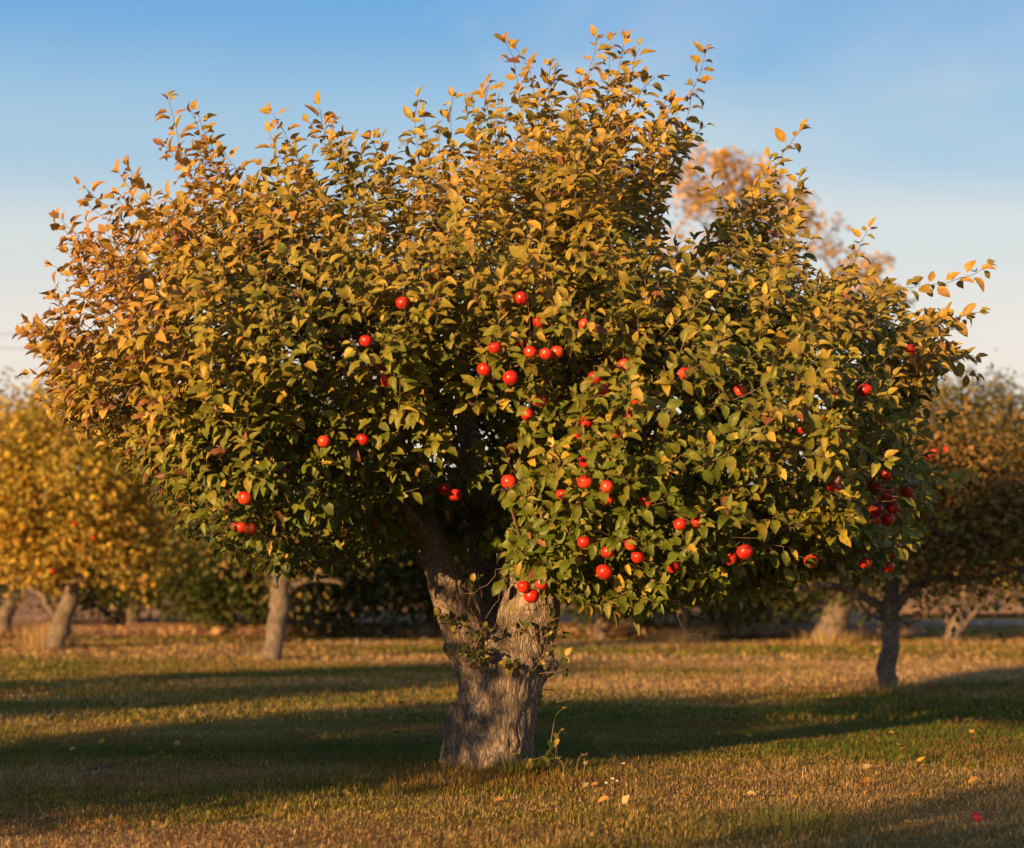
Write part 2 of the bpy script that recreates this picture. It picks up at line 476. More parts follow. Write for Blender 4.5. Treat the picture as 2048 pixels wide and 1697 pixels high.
class Skeleton:
    """branch graph: grown from given limbs towards target points"""
    def __init__(s):
        s.P, s.par, s.dir, s.path, s.rmin, s.fixed = [], [], [], [], [], []
    def add(s, p, par, rmin=0.0, fixed=False):
        p = np.asarray(p, float)
        if par < 0:
            s.dir.append(np.array((0, 0, 1.0))); s.path.append(0.0)
        else:
            d = p - s.P[par]; L = np.linalg.norm(d) + 1e-9
            s.dir.append(d / L); s.path.append(s.path[par] + L)
        s.P.append(p); s.par.append(par); s.rmin.append(rmin); s.fixed.append(fixed)
        return len(s.P) - 1
    def limb(s, pts4, start=-1, step=0.08, fixed=True):
        c = catmull(pts4, step); k = start; ids = []
        for p in c:
            k = s.add(p[:3], k, p[3], fixed); ids.append(k)
        return ids
    def grow(s, targets, tdirs, rng, alpha=0.35, step=0.13, wob=0.012, minpath=0.0, tan=0.35):
        ends = []
        cap = len(s.P) + len(targets) * 40
        PA = np.zeros((cap, 3)); PL = np.zeros(cap); OK = np.zeros(cap, bool)
        n = len(s.P); PA[:n] = s.P; PL[:n] = s.path; OK[:n] = PL[:n] >= minpath
        for t, td in zip(targets, tdirs):
            d = np.linalg.norm(PA[:n] - t, axis=1)
            cost = d + alpha * PL[:n]; cost[~OK[:n]] = 1e9
            j = int(np.argmin(cost)); L = d[j]
            m = max(2, int(math.ceil(L / step)))
            p0, p1 = PA[j].copy(), t
            t0 = (0.5 * s.dir[j] + 0.5 * norm(p1 - p0)) * L * tan * 2; t1 = td * L * tan * 2
            k = j
            for i in range(1, m + 1):
                u = i / m; u2, u3 = u * u, u ** 3
                p = (2 * u3 - 3 * u2 + 1) * p0 + (u3 - 2 * u2 + u) * t0 + (-2 * u3 + 3 * u2) * p1 + (u3 - u2) * t1
                if i < m: p = p + rng.normal(0, wob, 3)
                k = s.add(p, k)
                PA[n] = p; PL[n] = s.path[k]; OK[n] = True; n += 1
            ends.append(k)
        return ends
    def radii(s, tip=0.0016, expo=2.35):
        n = len(s.P); a = np.zeros(n); hasch = np.zeros(n, bool)
        for i in range(n - 1, -1, -1):
            if not hasch[i]: a[i] = max(a[i], tip ** expo)
            if s.par[i] >= 0: a[s.par[i]] += a[i]; hasch[s.par[i]] = True
        r = a ** (1 / expo)
        return np.maximum(r, 0)
    def tubes(s, acc, rmax=1e9, skip_fixed=True, tip=0.0016):
        r = s.radii(tip); n = len(s.P)
        for i in range(n):
            if s.par[i] >= 0: r[i] = min(r[i], r[s.par[i]] if not s.fixed[s.par[i]] else max(0.006, s.rmin[s.par[i]] * 0.7))
        best = [-1] * n
        for i in range(n):
            p = s.par[i]
            if p >= 0 and not s.fixed[i] and (best[p] < 0 or r[i] > r[best[p]]): best[p] = i
        for i in range(n):
            if s.fixed[i]: continue
            p = s.par[i]
            head = s.fixed[p] or best[p] != i
            if not head: continue
            ch = [p, i]; k = i
            while best[k] >= 0: k = best[k]; ch.append(k)
            rr = np.array([r[c] for c in ch]); rr[0] = rr[1] * 1.05
            sides = 3 if rr[0] < 0.0055 else 4 if rr[0] < 0.009 else 6 if rr[0] < 0.02 else 9
            V, q, t = tube(np.array([s.P[c] for c in ch]), rr, sides)
            acc.add(V, q, t)

def rand_dirs(rng, n):
    return norm(rng.normal(size=(n, 3)))

#@@SETTING
# ------------------------------------------------------------------ lawn, field, road
def dry_map(x, y):
    """0 green .. 1 straw, patches of the lawn"""
    v = 0.50 + 1.25 * (fbm(x * 0.45 + 2, y * 0.8 + 5, 4) - 0.5) + 0.5 * (fbm(x * 2.3 + 9, y * 3.1, 2) - 0.5)
    # dead strip kept bare along the rows of trees
    v += 0.75 * np.exp(-((y - 19.0 - 0.25 * (x - 1) + 0.7 * np.sin(x)) / 1.6) ** 2) * (x > -0.5)
    v += 0.6 * np.exp(-((y - 24.5 + 0.25 * x) / 1.5) ** 2)
    v += 0.5 * np.exp(-((y - 30.5) / 1.2) ** 2)
    v += 0.55 * np.exp(-((x + 1.9) / 1.3) ** 2 - ((y - 7.2) / 0.7) ** 2)
    v += 0.25 * np.exp(-((x - 1.0) / 1.6) ** 2 - ((y - 8.9) / 0.9) ** 2)
    v -= 0.45 * np.exp(-((y - 11.3) / 1.1) ** 2) * (x < 0.5)
    v -= 0.35 * np.exp(-((y - 13.8) / 1.6) ** 2) * (x > 0)
    v -= 0.3 * np.exp(-((x - 2.6) / 1.2) ** 2 - ((y - 11.5) / 1.6) ** 2)
    return np.clip(v, 0, 1)

def grass_color(d, rng=None, n=None):
    g = np.array((0.090, 0.145, 0.010)); o = np.array((0.27, 0.205, 0.036)); s = np.array((0.56, 0.365, 0.16))
    d = d[:, None]
    return np.where(d < 0.5, g + (o - g) * d * 2, o + (s - o) * (d * 2 - 1))

def build_lawn():
    def lines(a, b, st, far):
        core = np.arange(a, b + 1e-6, st)
        e = [6, 14, 30, 70, 160, 400, 1000, far]
        return np.concatenate([[a - k for k in e[::-1]], core, [b + k for k in e]])
    xs = lines(-16, 16, 0.25, 2000); ys = lines(2, 50, 0.25, 2500)
    X, Y = np.meshgrid(xs, ys)
    Z = gz(X, Y) - np.where((np.abs(X) > 40) | (Y > 100), 0.0, 0)
    V = np.stack([X, Y, Z], -1).reshape(-1, 3)
    nx, ny = len(xs), len(ys)
    i = np.arange(nx * ny).reshape(ny, nx)
    q = np.stack([i[:-1, :-1], i[:-1, 1:], i[1:, 1:], i[1:, :-1]], -1).reshape(-1, 4)
    d = dry_map(V[:, 0], V[:, 1])
    o = mesh_obj("lawn", V, [q], M_LAWN, None, grass_color(d) * 0.55 + np.array((0.02, 0.014, 0.006)))
    tag(o, "mown orchard lawn of mixed green and straw coloured grass", "lawn", kind="structure")

    # harvested field beyond the orchard: clods and stubble rows
    rng = np.random.RandomState(3)
    xs = np.arange(-60, 70.1, 0.6); ys = np.concatenate([np.arange(33.5, 70, 0.3), 70 + np.cumsum(np.linspace(0.6, 9, 45))])
    X, Y = np.meshgrid(xs, ys)
    edge = np.where(X < 7.5, 33.5, np.minimum(50.5, 33.5 + (X - 7.5) * 8))
    Y2 = edge + (Y - 33.5) * (1 - (edge - 33.5) / 400)
    h = 0.26 * fbm(X * 1.3, Y2 * 1.6, 3) + 0.07 * (np.sin(Y2 * 2.2 + 0.5 * np.sin(X * 0.2)) > 0.2) * rng.rand(*X.shape)
    h = h * np.clip((Y - 33.5) / 1.0, 0, 1) + 0.035
    h += np.clip((Y2 - 36) * 0.006, 0, 2.2)
    h[:, 0] = h[:, -1] = -0.1
    V = np.stack([X, Y2, h], -1).reshape(-1, 3)
    nx, ny = len(xs), len(ys)
    i = np.arange(nx * ny).reshape(ny, nx)
    q = np.stack([i[:-1, :-1], i[:-1, 1:], i[1:, 1:], i[1:, :-1]], -1).reshape(-1, 4)
    c = np.array((0.36, 0.20, 0.105)) * (0.7 + 0.6 * fbm(X * 1.7, Y2 * 3, 3))[..., None] + np.array((0.12, 0.09, 0.045)) * (rng.rand(*X.shape)[..., None] ** 3)
    o = mesh_obj("harvested_field", V, [q], M_FIELD, None, c.reshape(-1, 3))
    tag(o, "bare tan harvested field beyond the orchard rows", "field", kind="structure")

    # farm lane
    a = Acc()
    pts = np.array([(8.5, 43.8), (14, 44.2), (25, 45.0), (60, 47.5)])
    c = catmull(np.concatenate([pts, np.zeros((4, 2))], 1), 2.0)
    L, R = c[:, :2].copy(), c[:, :2].copy(); L[:, 1] += 2.0; R[:, 1] -= 2.0
    V = []
    for (x, y), (x2, y2) in zip(R, L):
        V += [(x, y, -0.05), (x, y + 0.05, 0.05), (x2, y2 - 0.05, 0.06), (x2, y2, -0.05)]
    n = len(c); q = []
    for k in range(n - 1):
        for j in range(3): q.append((k * 4 + j, k * 4 + 4 + j, k * 4 + 5 + j, k * 4 + 1 + j))
    o = mesh_obj("road", V, [np.array(q)], M_ROAD)
    tag(o, "grey farm lane crossing behind the orchard", "road", kind="structure")

def build_grass():
    rng = np.random.RandomState(11)
    def blades(y0, y1, dens, hh, ww, marg):
        n = int((y1 - y0) * ((y0 + y1) * 0.27 + 2 * marg) * dens)
        y = y0 + (y1 - y0) * rng.rand(n)
        x = (rng.rand(n) * 2 - 1) * (y * 0.27 + marg)
        keep = np.hypot(x - TRUNK_X, y - TRUNK_Y) > 0.27
        x, y = x[keep], y[keep]; n = len(x)
        d = dry_map(x, y)
        clump = fbm(x * 4.1 + 3, y * 4.1, 2)
        tall = np.clip((clump - 0.5) * 5, 0, 1) * (fbm(x * 0.8, y * 0.8, 2) > 0.52)
        near = np.exp(-((x - TRUNK_X) ** 2 + (y - TRUNK_Y) ** 2) / 0.22)
        h = hh * (0.55 + 0.8 * rng.rand(n)) * (0.75 + 0.5 * clump + 0.6 * tall + 1.1 * near)
        z = gz(x, y) - 0.006
        az = rng.rand(n) * 2 * math.pi
        lean = (0.3 + 1.3 * rng.rand(n)) * np.where(d > 0.6, 1.3, 1)
        dx, dy = np.cos(az), np.sin(az)
        wx, wy = -dy, dx
        w = ww * (0.6 + 0.8 * rng.rand(n))
        B = np.stack([x, y, z], 1)
        up = np.array((0, 0, 1.0))
        D = np.stack([dx, dy, np.zeros(n)], 1); W = np.stack([wx, wy, np.zeros(n)], 1)
        m = B + D * (h * lean * 0.30)[:, None] + up * (h * 0.62)[:, None]
        t = B + D * (h * lean * 0.85)[:, None] + up * (h * np.maximum(.3, 1.0 - 0.33 * lean))[:, None]
        V = np.stack([B - W * w[:, None] / 2, B + W * w[:, None] / 2, m + W * w[:, None] * 0.42, m - W * w[:, None] * 0.42, t], 1)
        dd = np.clip(d + rng.normal(0, 0.22, n), 0, 1)
        c = grass_color(dd) * (0.75 + 0.5 * rng.rand(n))[:, None]
        rp = np.clip((fbm(x * 1.1 + 31, y * 1.6 + 7, 3) - .5) * 4, 0, 1)
        red = rng.rand(n) < 0.03 + .45 * rp
        c[red] = np.array((0.27, 0.125, 0.05)) * (.7 + .6 * rng.rand(red.sum()))[:, None]
        return V, c
    for nm, args, lab in (("grass", (6.3, 13.5, 4000, 0.031, 0.0038, 0.6), "short mixed green and dry grass around the big apple tree"),
                          ("grass", (13.5, 24, 680, 0.040, 0.010, 1.0), "mown grass between the big apple tree and the next row"),
                          ("grass", (24, 44, 110, 0.05, 0.022, 1.5), "grass under the far rows of orchard trees")):
        V, c = blades(*args)
        n = len(V); o = (np.arange(n) * 5)[:, None]
        q = np.array([[0, 1, 2, 3]]) + o; t = np.array([[3, 2, 4]]) + o
        ob = mesh_obj(nm, V.reshape(-1, 3), [t, q], M_GRASS, None, np.repeat(c, 5, 0))
        tag(ob, lab, "grass", kind="stuff")

def build_stubble():
    rng = np.random.RandomState(12); n = 40000
    y = 34 + 66 * rng.rand(n) ** 1.5; x = (rng.rand(n) * 2 - 1) * (y * .27 + 4)
    k = (x < 7) | (y > 52); x, y = x[k], y[k]; n = len(x)
    y = np.round(y / .75) * .75 + rng.normal(0, .09, n)
    az = rng.rand(n) * 6.28; h = rng.uniform(.05, .13, n); w = rng.uniform(.02, .05, n)
    B = np.stack([x, y, .06 + np.clip((y - 36) * .006, 0, 2) + 0 * x], 1)
    D = np.stack([np.cos(az), np.sin(az), 0 * x], 1); L = np.stack([rng.normal(0, .5, n), rng.normal(0, .5, n), np.ones(n)], 1)
    V = np.stack([B - D * w[:, None], B + D * w[:, None], B + L * h[:, None] + D * w[:, None] * .6, B + L * h[:, None] - D * w[:, None] * .6], 1)
    c = np.array((.46, .29, .15)) * rng.uniform(.6, 1.2, (n, 1))
    o = mesh_obj("stubble", V.reshape(-1, 3), [np.arange(n * 4).reshape(-1, 4)], M_GRASS, None, np.repeat(c, 4, 0))
    tag(o, "short straw stubble standing in the harvested field", "stubble", kind="stuff")

build_lawn()
build_grass()
build_stubble()

#@@MAIN
# ------------------------------------------------------------------ the big apple tree
CROWN = np.array([(x, y + (34 if y < 470 else 24 if y > 1000 and not 800 < x < 980 else 0)) for x, y in [(60, 690), (105, 570), (170, 500), (250, 450), (330, 400), (350, 330), (420, 330), (480, 360), (550, 350), (610, 320),
    (690, 320), (760, 330), (830, 300), (900, 290), (960, 250), (1030, 235), (1100, 235), (1180, 210), (1240, 205), (1300, 245), (1345, 300),
    (1335, 430), (1370, 500), (1450, 470), (1520, 400), (1575, 365), (1600, 440), (1625, 560), (1690, 575), (1760, 600), (1850, 645), (1905, 710), (1890, 780),
    (1820, 830), (1835, 900), (1855, 1000), (1830, 1070), (1790, 1150), (1700, 1120), (1650, 1145), (1560, 1180), (1480, 1190), (1350, 1235),
    (1250, 1235), (1180, 1195), (1120, 1185), (1010, 1160), (965, 1110), (945, 1015), (805, 1010), (790, 1090), (700, 1110), (600, 1135),
    (520, 1130), (400, 1085), (330, 1015), (260, 960), (190, 890), (110, 840), (80, 770)]], float)

def in_poly(P, poly):
    x, y = P[:, 0], P[:, 1]; c = np.zeros(len(P), bool)
    for (x0, y0), (x1, y1) in zip(poly, np.roll(poly, -1, 0)):
        hit = ((y0 > y) != (y1 > y)) & (x < (x1 - x0) * (y - y0) / (y1 - y0 + 1e-12) + x0)
        c ^= hit
    return c
def poly_dist(P, poly):
    best = np.full(len(P), 1e9)
    for a, b in zip(poly, np.roll(poly, -1, 0)):
        ab = b - a; t = np.clip(((P - a) @ ab) / (ab @ ab), 0, 1)
        best = np.minimum(best, np.linalg.norm(P - a - t[:, None] * ab, axis=1))
    return best

APPLES = [  # x, y, radius in photograph pixels, hidden share of leaves kept in front, where
 (1018,965,17,0,'w'),(1170,965,16,0,'w'),(1214,974,14,.1,'w'),(910,990,15,0,'l'),(888,978,13,.1,'l'),(1021,757,16,0,'w'),(968,740,15,.1,'w'),
 (1114,705,14,0,'w'),(1092,710,14,.2,'w'),(1061,705,13,.2,'w'),(1040,683,13,.3,'w'),(990,696,12,.15,'w'),(1077,645,14,.25,'w'),(1170,650,13,.2,'w'),
 (1043,597,13,.1,'w'),(1093,590,10,.6,'w'),(805,607,13,.15,'w'),(732,683,14,.15,'w'),(775,762,14,.4,'w'),(725,880,13,.3,'w'),(648,884,11,.6,'w'),
 (490,997,15,0,'d'),(500,1058,14,0,'d'),(482,1055,13,.3,'d'),(1249,730,13,.3,'w'),(1369,748,13,.2,'w'),(1730,781,15,0,'w'),(1665,790,12,.5,'w'),
 (1603,858,12,.3,'w'),(1692,868,13,.4,'w'),(1657,832,12,.5,'w'),(1763,888,13,.4,'c'),(1774,950,13,.1,'c'),(1750,975,14,.05,'c'),(1773,995,15,0,'c'),
 (1752,1020,15,0,'c'),(1785,1016,14,0,'c'),(1776,1040,14,.05,'c'),(1748,1042,13,.2,'c'),(1814,985,13,.05,'c'),(1728,996,12,.3,'c'),(1668,976,12,.5,'w'),
 (1490,1105,17,0,'w'),(1462,1120,14,.4,'w'),(1622,1123,15,.1,'w'),(1731,1127,13,.2,'w'),(1787,1105,13,.3,'c'),(1776,1135,12,.3,'c'),
 (1208,1145,17,.1,'w'),(1063,1193,16,0,'t'),(1047,1174,13,.05,'t'),(1083,1168,12,.2,'t'),(1172,845,14,.35,'w'),(1080,803,13,.5,'w'),(1055,830,13,.45,'w'),
 (1170,925,13,.4,'w'),(1125,990,13,.4,'w'),(1270,800,12,.5,'w'),(1330,845,12,.5,'w'),(1232,865,14,.3,'w'),(1265,833,13,.5,'w'),(1190,755,12,.5,'w'),
 (1205,780,12,.4,'w'),(1215,1000,13,.3,'w'),(1168,1085,13,.5,'w'),(1215,1105,12,.5,'w'),(1275,1115,12,.4,'w'),(1360,1050,13,.3,'w'),(1395,1045,13,.3,'w'),
 (1345,1135,12,.5,'w'),(1480,783,12,.4,'w'),(1330,762,12,.5,'w'),(1820,700,11,.4,'w'),(868,550,12,.6,'w'),(1292,1005,12,.6,'w'),(1150,880,12,.6,'w'),(1262,1090,12,.6,'w')]

SHOOTS = [ # tip ... base, photograph pixels, of the single shoots that stand out of the crown
 [(1010,64),(1027,102),(1036,158),(1050,261),(1062,360)],[(1032,80),(1059,134),(1077,246),(1085,340)],[(1194,62),(1180,128),(1156,193),(1143,260),(1130,350)],
 [(1248,60),(1240,110),(1228,150),(1195,223),(1165,320)],[(1222,66),(1218,122),(1214,220),(1205,320)],[(1276,75),(1262,140),(1245,210),(1225,300)],
 [(1310,140),(1292,160),(1268,202),(1235,260),(1195,340)],[(1413,82),(1401,128),(1386,172),(1371,243),(1345,310),(1300,400)],
 [(1345,190),(1330,225),(1313,258),(1280,340)],[(977,158),(968,205),(958,290),(960,380)],[(1100,120),(1098,190),(1100,300)],[(1160,140),(1150,210),(1135,330)],
 [(1410,245),(1375,285),(1335,340),(1290,430)],[(905,185),(902,240),(905,330),(915,420)],[(836,188),(830,240),(838,320),(850,420)],
 [(338,193),(355,265),(371,356),(392,450)],[(384,213),(402,277),(417,389),(440,470)],[(446,300),(480,350),(516,414),(560,490)],
 [(545,218),(578,277),(594,347),(620,440)],[(618,236),(644,281),(681,331),(720,420)],[(163,370),(198,401),(248,446),(309,525),(380,600)],
 [(181,465),(214,500),(265,550),(340,620)],[(107,533),(153,558),(215,600),(300,660)],[(45,668),(95,682),(170,705),(270,740)],[(62,748),(120,758),(200,770)],
 [(524,331),(565,385),(600,450)],[(743,277),(763,331),(780,420)],[(1600,258),(1577,288),(1556,320),(1530,400),(1490,500)],
 [(1735,462),(1716,496),(1702,547),(1680,620),(1640,700)],[(1974,534),(1921,558),(1848,573),(1775,583),(1680,620)],[(1957,624),(1905,638),(1850,655),(1760,690)],
 [(1950,748),(1915,735),(1860,708),(1780,690)],[(1924,712),(1880,708),(1800,720)],[(1600,355),(1580,420),(1560,500)],[(1540,320),(1525,400),(1500,500)],
 [(1410,345),(1450,420),(1480,500)],[(690,270),(720,310),(760,400)],[(1340,200),(1325,280),(1290,380)],[(640,205),(650,260),(690,340)],
 [(330,430),(380,480),(450,560)],[(395,215),(420,300),(450,400)],[(1885,1045),(1862,1000),(1820,960)],[(85,800),(150,810),(240,830)]]

def crown_depth(d):
    return 2.15 * np.sqrt(np.clip(1 - (1 - np.minimum(1, d / 420.0)) ** 2, 0, 1))

def build_main():
    rng = np.random.RandomState(21)
    root = empty("apple_tree", (TRUNK_X, TRUNK_Y, 0))
    tag(root, "large old apple tree with thick forked trunk and many red apples", "apple tree", "orchard apple trees")
    D0 = 10.0
    def L4(pts):
        return np.array([np.append(at(p[0], p[1], p[3] if len(p) > 3 else D0), p[2]) for p in pts])
    trunk = L4([(972, 1600, .27), (975, 1545, .238), (982, 1500, .226), (994, 1420, .218), (1003, 1350, .22), (1008, 1300, .20), (1015, 1280, .14)])
    left = L4([(985, 1400, .17), (955, 1320, .14), (922, 1250, .118), (897, 1180, .104), (872, 1110, .092), (850, 1050, .083), (822, 990, .075), (770, 900, .068, 9.9),
               (690, 800, .055, 9.9), (600, 700, .04, 9.95), (500, 610, .025), (420, 520, .012)])
    mid = L4([(1022, 1350, .18), (1047, 1270, .165), (1062, 1210, .155), (1068, 1150, .148), (1076, 1080, .145), (1092, 1000, .12), (1120, 880, .09, 9.95), (1150, 720, .06, 9.9),
              (1180, 560, .04), (1205, 400, .02), (1215, 300, .01)])
    back = L4([(1010, 1320, .12, 10.08), (992, 1240, .085, 10.25), (968, 1130, .08, 10.42), (955, 1020, .072, 10.5), (940, 880, .062, 10.5), (915, 700, .045, 10.6), (890, 500, .025, 10.5), (880, 400, .012, 10.4)])
    rgt = L4([(1080, 1060, .10), (1170, 970, .085, 9.8), (1320, 890, .065, 9.5), (1470, 770, .05, 9.3), (1580, 690, .038, 9.3), (1700, 640, .02, 9.5), (1800, 610, .01, 9.7)])
    lowr = L4([(1072, 1140, .09), (1160, 1095, .07, 9.75), (1300, 1050, .055, 9.6), (1480, 1000, .042, 9.6), (1650, 950, .03, 9.8), (1770, 920, .015, 9.9)])
    lowl = L4([(865, 1090, .07), (780, 1010, .05, 9.6), (650, 950, .042, 9.2), (500, 920, .03, 9.0), (330, 860, .02, 9.2), (220, 800, .01, 9.4)])
    bk1 = L4([(952, 1020, .06, 10.4), (1050, 900, .05, 10.95), (1200, 800, .035, 11.5), (1380, 740, .02, 11.7)])
    bk2 = L4([(945, 930, .055, 10.5), (820, 850, .045, 11.0), (650, 780, .03, 11.5), (480, 720, .015, 11.5)])
    fr = L4([(1078, 1070, .08), (1080, 980, .06, 9.5), (1085, 870, .045, 9.0), (1090, 740, .03, 8.7), (1080, 620, .015, 8.7)])

    # trunk with the lower limbs as one continuous skin
    a = Acc()
    def seg(c, n, sides):
        c = catmull(c, 0.05)
        c = c[:n] if n else c
        V, q, t = tube(c[:, :3], c[:, 3], sides); a.add(V, q, t)
    seg(trunk, 0, 28); seg(left[:7], 0, 22); seg(mid[:6], 0, 24); seg(back[:4], 0, 18)
    seg(lowr[:2], 0, 12); seg(rgt[:2], 0, 12); seg(lowl[:2], 0, 12); seg(fr[:2], 0, 12)
    # root flare lobes
    base = at(974, 1545, D0)
    for ang, r in ((200, .13), (250, .12), (300, .13), (345, .11), (100, .13), (30, .12), (150, .12)):
        ca, sa = math.cos(rad(ang)), math.sin(rad(ang))
        pts = np.array([[base[0] + ca * .10, base[1] + sa * .10, .35, r * .8], [base[0] + ca * .13, base[1] + sa * .13, .12, r * .9], [base[0] + ca * .18, base[1] + sa * .18, -.08, r * .9]])
        c = catmull(pts, 0.05); V, q, t = tube(c[:, :3], c[:, 3], 12); a.add(V, q, t)
    # burls and old pruning wounds round the fork
    for px, py, dy, r in ((892, 1190, -.05, .075), (938, 1310, -.13, .085), (1045, 1330, -.15, .08), (915, 1295, -.05, .085), (1085, 1330, -.05, .085), (1000, 1335, -.16, .06), (868, 1120, -.03, .055), (1085, 1240, -.08, .06)):
        c = at(px, py, D0 + dy)
        pts = np.array([[*(c + (0, 0, -.06)), r * .55], [*c, r], [*(c + (0, 0, .06)), r * .55]])
        cc = catmull(pts, 0.03); V, q, t = tube(cc[:, :3], cc[:, 3], 14); a.add(V, q, t)
    tmp = a.build("trunk_tmp", M_BARK)
    md = tmp.modifiers.new("r", 'REMESH'); md.mode = 'VOXEL'; md.voxel_size = 0.0095; md.use_smooth_shade = True
    sm = tmp.modifiers.new("s", 'SMOOTH'); sm.factor = 0.5; sm.iterations = 9
    dg = bpy.context.evaluated_depsgraph_get()
    me = bpy.data.meshes.new_from_object(tmp.evaluated_get(dg))
    bpy.data.objects.remove(tmp)
    n = len(me.vertices); co = np.zeros(n * 3, np.float32); no = np.zeros(n * 3, np.float32)
    me.vertices.foreach_get('co', co); me.vertex_normals.foreach_get('vector', no)
    co = co.reshape(-1, 3); no = no.reshape(-1, 3)
    disp = np.zeros(n)
    for i in range(n):
        x, y, z = co[i]
        w = mnoise.noise((x * 3, y * 3, z * 1.3)) 
        lump = 0.016 * w + 0.010 * mnoise.noise((x * 8, y * 8, z * 5 + 4))
        v = Vector((x * 15 + 0.5 * mnoise.noise((x * 9, y * 9, z * 7)), y * 15 + 0.5 * mnoise.noise((x * 9 + 7, y * 9, z * 7)), z * 4.6))
        ds = mnoise.voronoi(v)[0]
        cr = min(1.0, (ds[1] - ds[0]) * 2.6)
        plate = mnoise.noise((x * 25, y * 25, z * 9))
        q = mnoise.noise((x * 6, y * 6, z * 5)) * 1.2
        rid = 1 - abs(mnoise.noise((x * 21 + q, y * 21 + q, z * 4.2))) * 2.2
        rid2 = 1 - abs(mnoise.noise((x * 46 + q, y * 46, z * 13 + q))) * 2
        disp[i] = lump + 0.006 * (cr - 0.6) - 0.011 * max(0, rid) ** 2 - 0.005 * max(0, rid2) ** 2 + 0.004 * plate + 0.003 * mnoise.noise((x * 90, y * 90, z * 55))
    co += no * disp[:, None].astype(np.float32)
    me.vertices.foreach_set('co', co.ravel()); me.update()
    me.materials.clear(); me.materials.append(M_BARK)
    me.name = "trunk"
    to = bpy.data.objects.new("trunk", me); COL.objects.link(to); child_of(to, root)
    # limbs
    def limb_obj(c4, i0):
        c = catmull(c4[i0:], 0.07)
        j = rng.normal(0, 0.008, (len(c), 3)); j[0] = 0
        V, q, t = tube(c[:, :3] + j, c[:, 3] * (1 + rng.normal(0, .05, len(c))), 10)
        o = mesh_obj("limb", V, [t, q], M_BARK); child_of(o, root)
    for c4, i0 in ((left, 5), (mid, 4), (back, 2), (rgt, 0), (lowr, 0), (lowl, 0), (bk1, 0), (bk2, 0), (fr, 0)):
        limb_obj(c4, i0)

    sk = Skeleton()
    k0 = sk.add(trunk[0][:3], -1, .25, True)
    ids = sk.limb(trunk[1:], k0)
    for c4, i0 in ((left, 1), (mid, 1), (back, 1), (rgt, 0), (lowr, 0), (lowl, 0), (bk1, 0), (bk2, 0), (fr, 0)):
        d = np.linalg.norm(np.array(sk.P) - c4[i0][:3], axis=1)
        sk.limb(c4[i0:], int(np.argmin(d)))

    # ---- shoot tips through the crown
    C = np.array((TRUNK_X, D0, 1.45))
    tips, dirs, lens, kinds = [], [], [], []
    NT = 4300
    P = np.stack([rng.uniform(40, 1920, NT * 4), rng.uniform(190, 1245, NT * 4)], 1)
    P = P[in_poly(P, CROWN)][:NT]
    up_ = poly_dist(P, CROWN); thin = (up_ < 85) & (P[:, 1] < 620) & (rng.rand(len(P)) < .5)
    P = P[~thin]
    dist = poly_dist(P, CROWN)
    H = crown_depth(dist)
    P = P + (np.array((1000, 760)) - P) * 0.035
    front = rng.rand(len(P)) < 0.60
    u = 1 - 0.75 * rng.rand(len(P)) ** 1.5
    dep = np.where(front, -1, 1) * H * u
    # leaves gather in clumps on the boughs, with gaps between
    cl_ = fbm(P[:, 0] / 120 + np.where(front, 0, 7.3) + .5 * np.round(dep / .8), P[:, 1] / 95 + 3.1, 2)
    ok_ = ~((cl_ < .47) & (rng.rand(len(P)) < .78))
    P, dep, dist, H = P[ok_], dep[ok_], dist[ok_], H[ok_]
    # gaps where the dark inside of the crown shows
    for hx, hy, hw, hh in ((985, 835, 42, 60), (905, 835, 26, 34), (960, 1030, 60, 50), (690, 990, 26, 22), (860, 905, 26, 26)):
        ins = ((P[:, 0] - hx) / hw) ** 2 + ((P[:, 1] - hy) / hh) ** 2 < 1
        dep = np.where(ins & (dep < 0.9), 1.2 + 0.6 * rng.rand(len(P)), dep)
    # inner back foliage seen behind the fork
    extra = np.stack([rng.uniform(760, 1010, 60), rng.uniform(930, 1120, 60)], 1)
    P = np.concatenate([P, extra]); dep = np.concatenate([dep, rng.uniform(0.7, 2.0, 60)]); dist = np.concatenate([dist, np.full(60, 80.0)])
    W = np.array([at(px, py, D0) for px, py in P]); W[:, 1] += dep
    rel = (W - C) / np.array((2.6, 2.3, 2.2))
    hi = np.clip((W[:, 2] - 1.2) / 1.8, 0, 1)
    dv = norm(rel) + np.array((0, 0, 1.0)) * (0.10 + 0.55 * hi)[:, None] + rng.normal(0, 0.30, W.shape)
    dv[:, 2] = np.where(W[:, 2] < 1.3, dv[:, 2] * 0.6 - 0.05, dv[:, 2])
    dv = norm(dv)
    edge_ = (np.concatenate([dist[:len(P) - 60], np.full(60, 200.)]) < 130) & (P[:, 1] < 640)
    ln = np.where(edge_, rng.uniform(.28, .55, len(W)), 0) ; ln = np.where(edge_, ln, np.where(rng.rand(len(W)) < 0.45, rng.uniform(0.08, 0.16, len(W)), rng.uniform(0.18, 0.42, len(W)) * (0.85 + 0.4 * hi)))
    bases = W - dv * ln[:, None]
    order = np.argsort(np.linalg.norm(bases - C, axis=1))
    W, dv, ln, bases = W[order], dv[order], ln[order], bases[order]
    ends = sk.grow(bases, dv, rng, minpath=0.95, alpha=0.30)
    # the shoot itself bends up a little
    leaves = dict(p=[], a=[], n=[], s=[], w=[])
    SUNV = -np.array(SD)
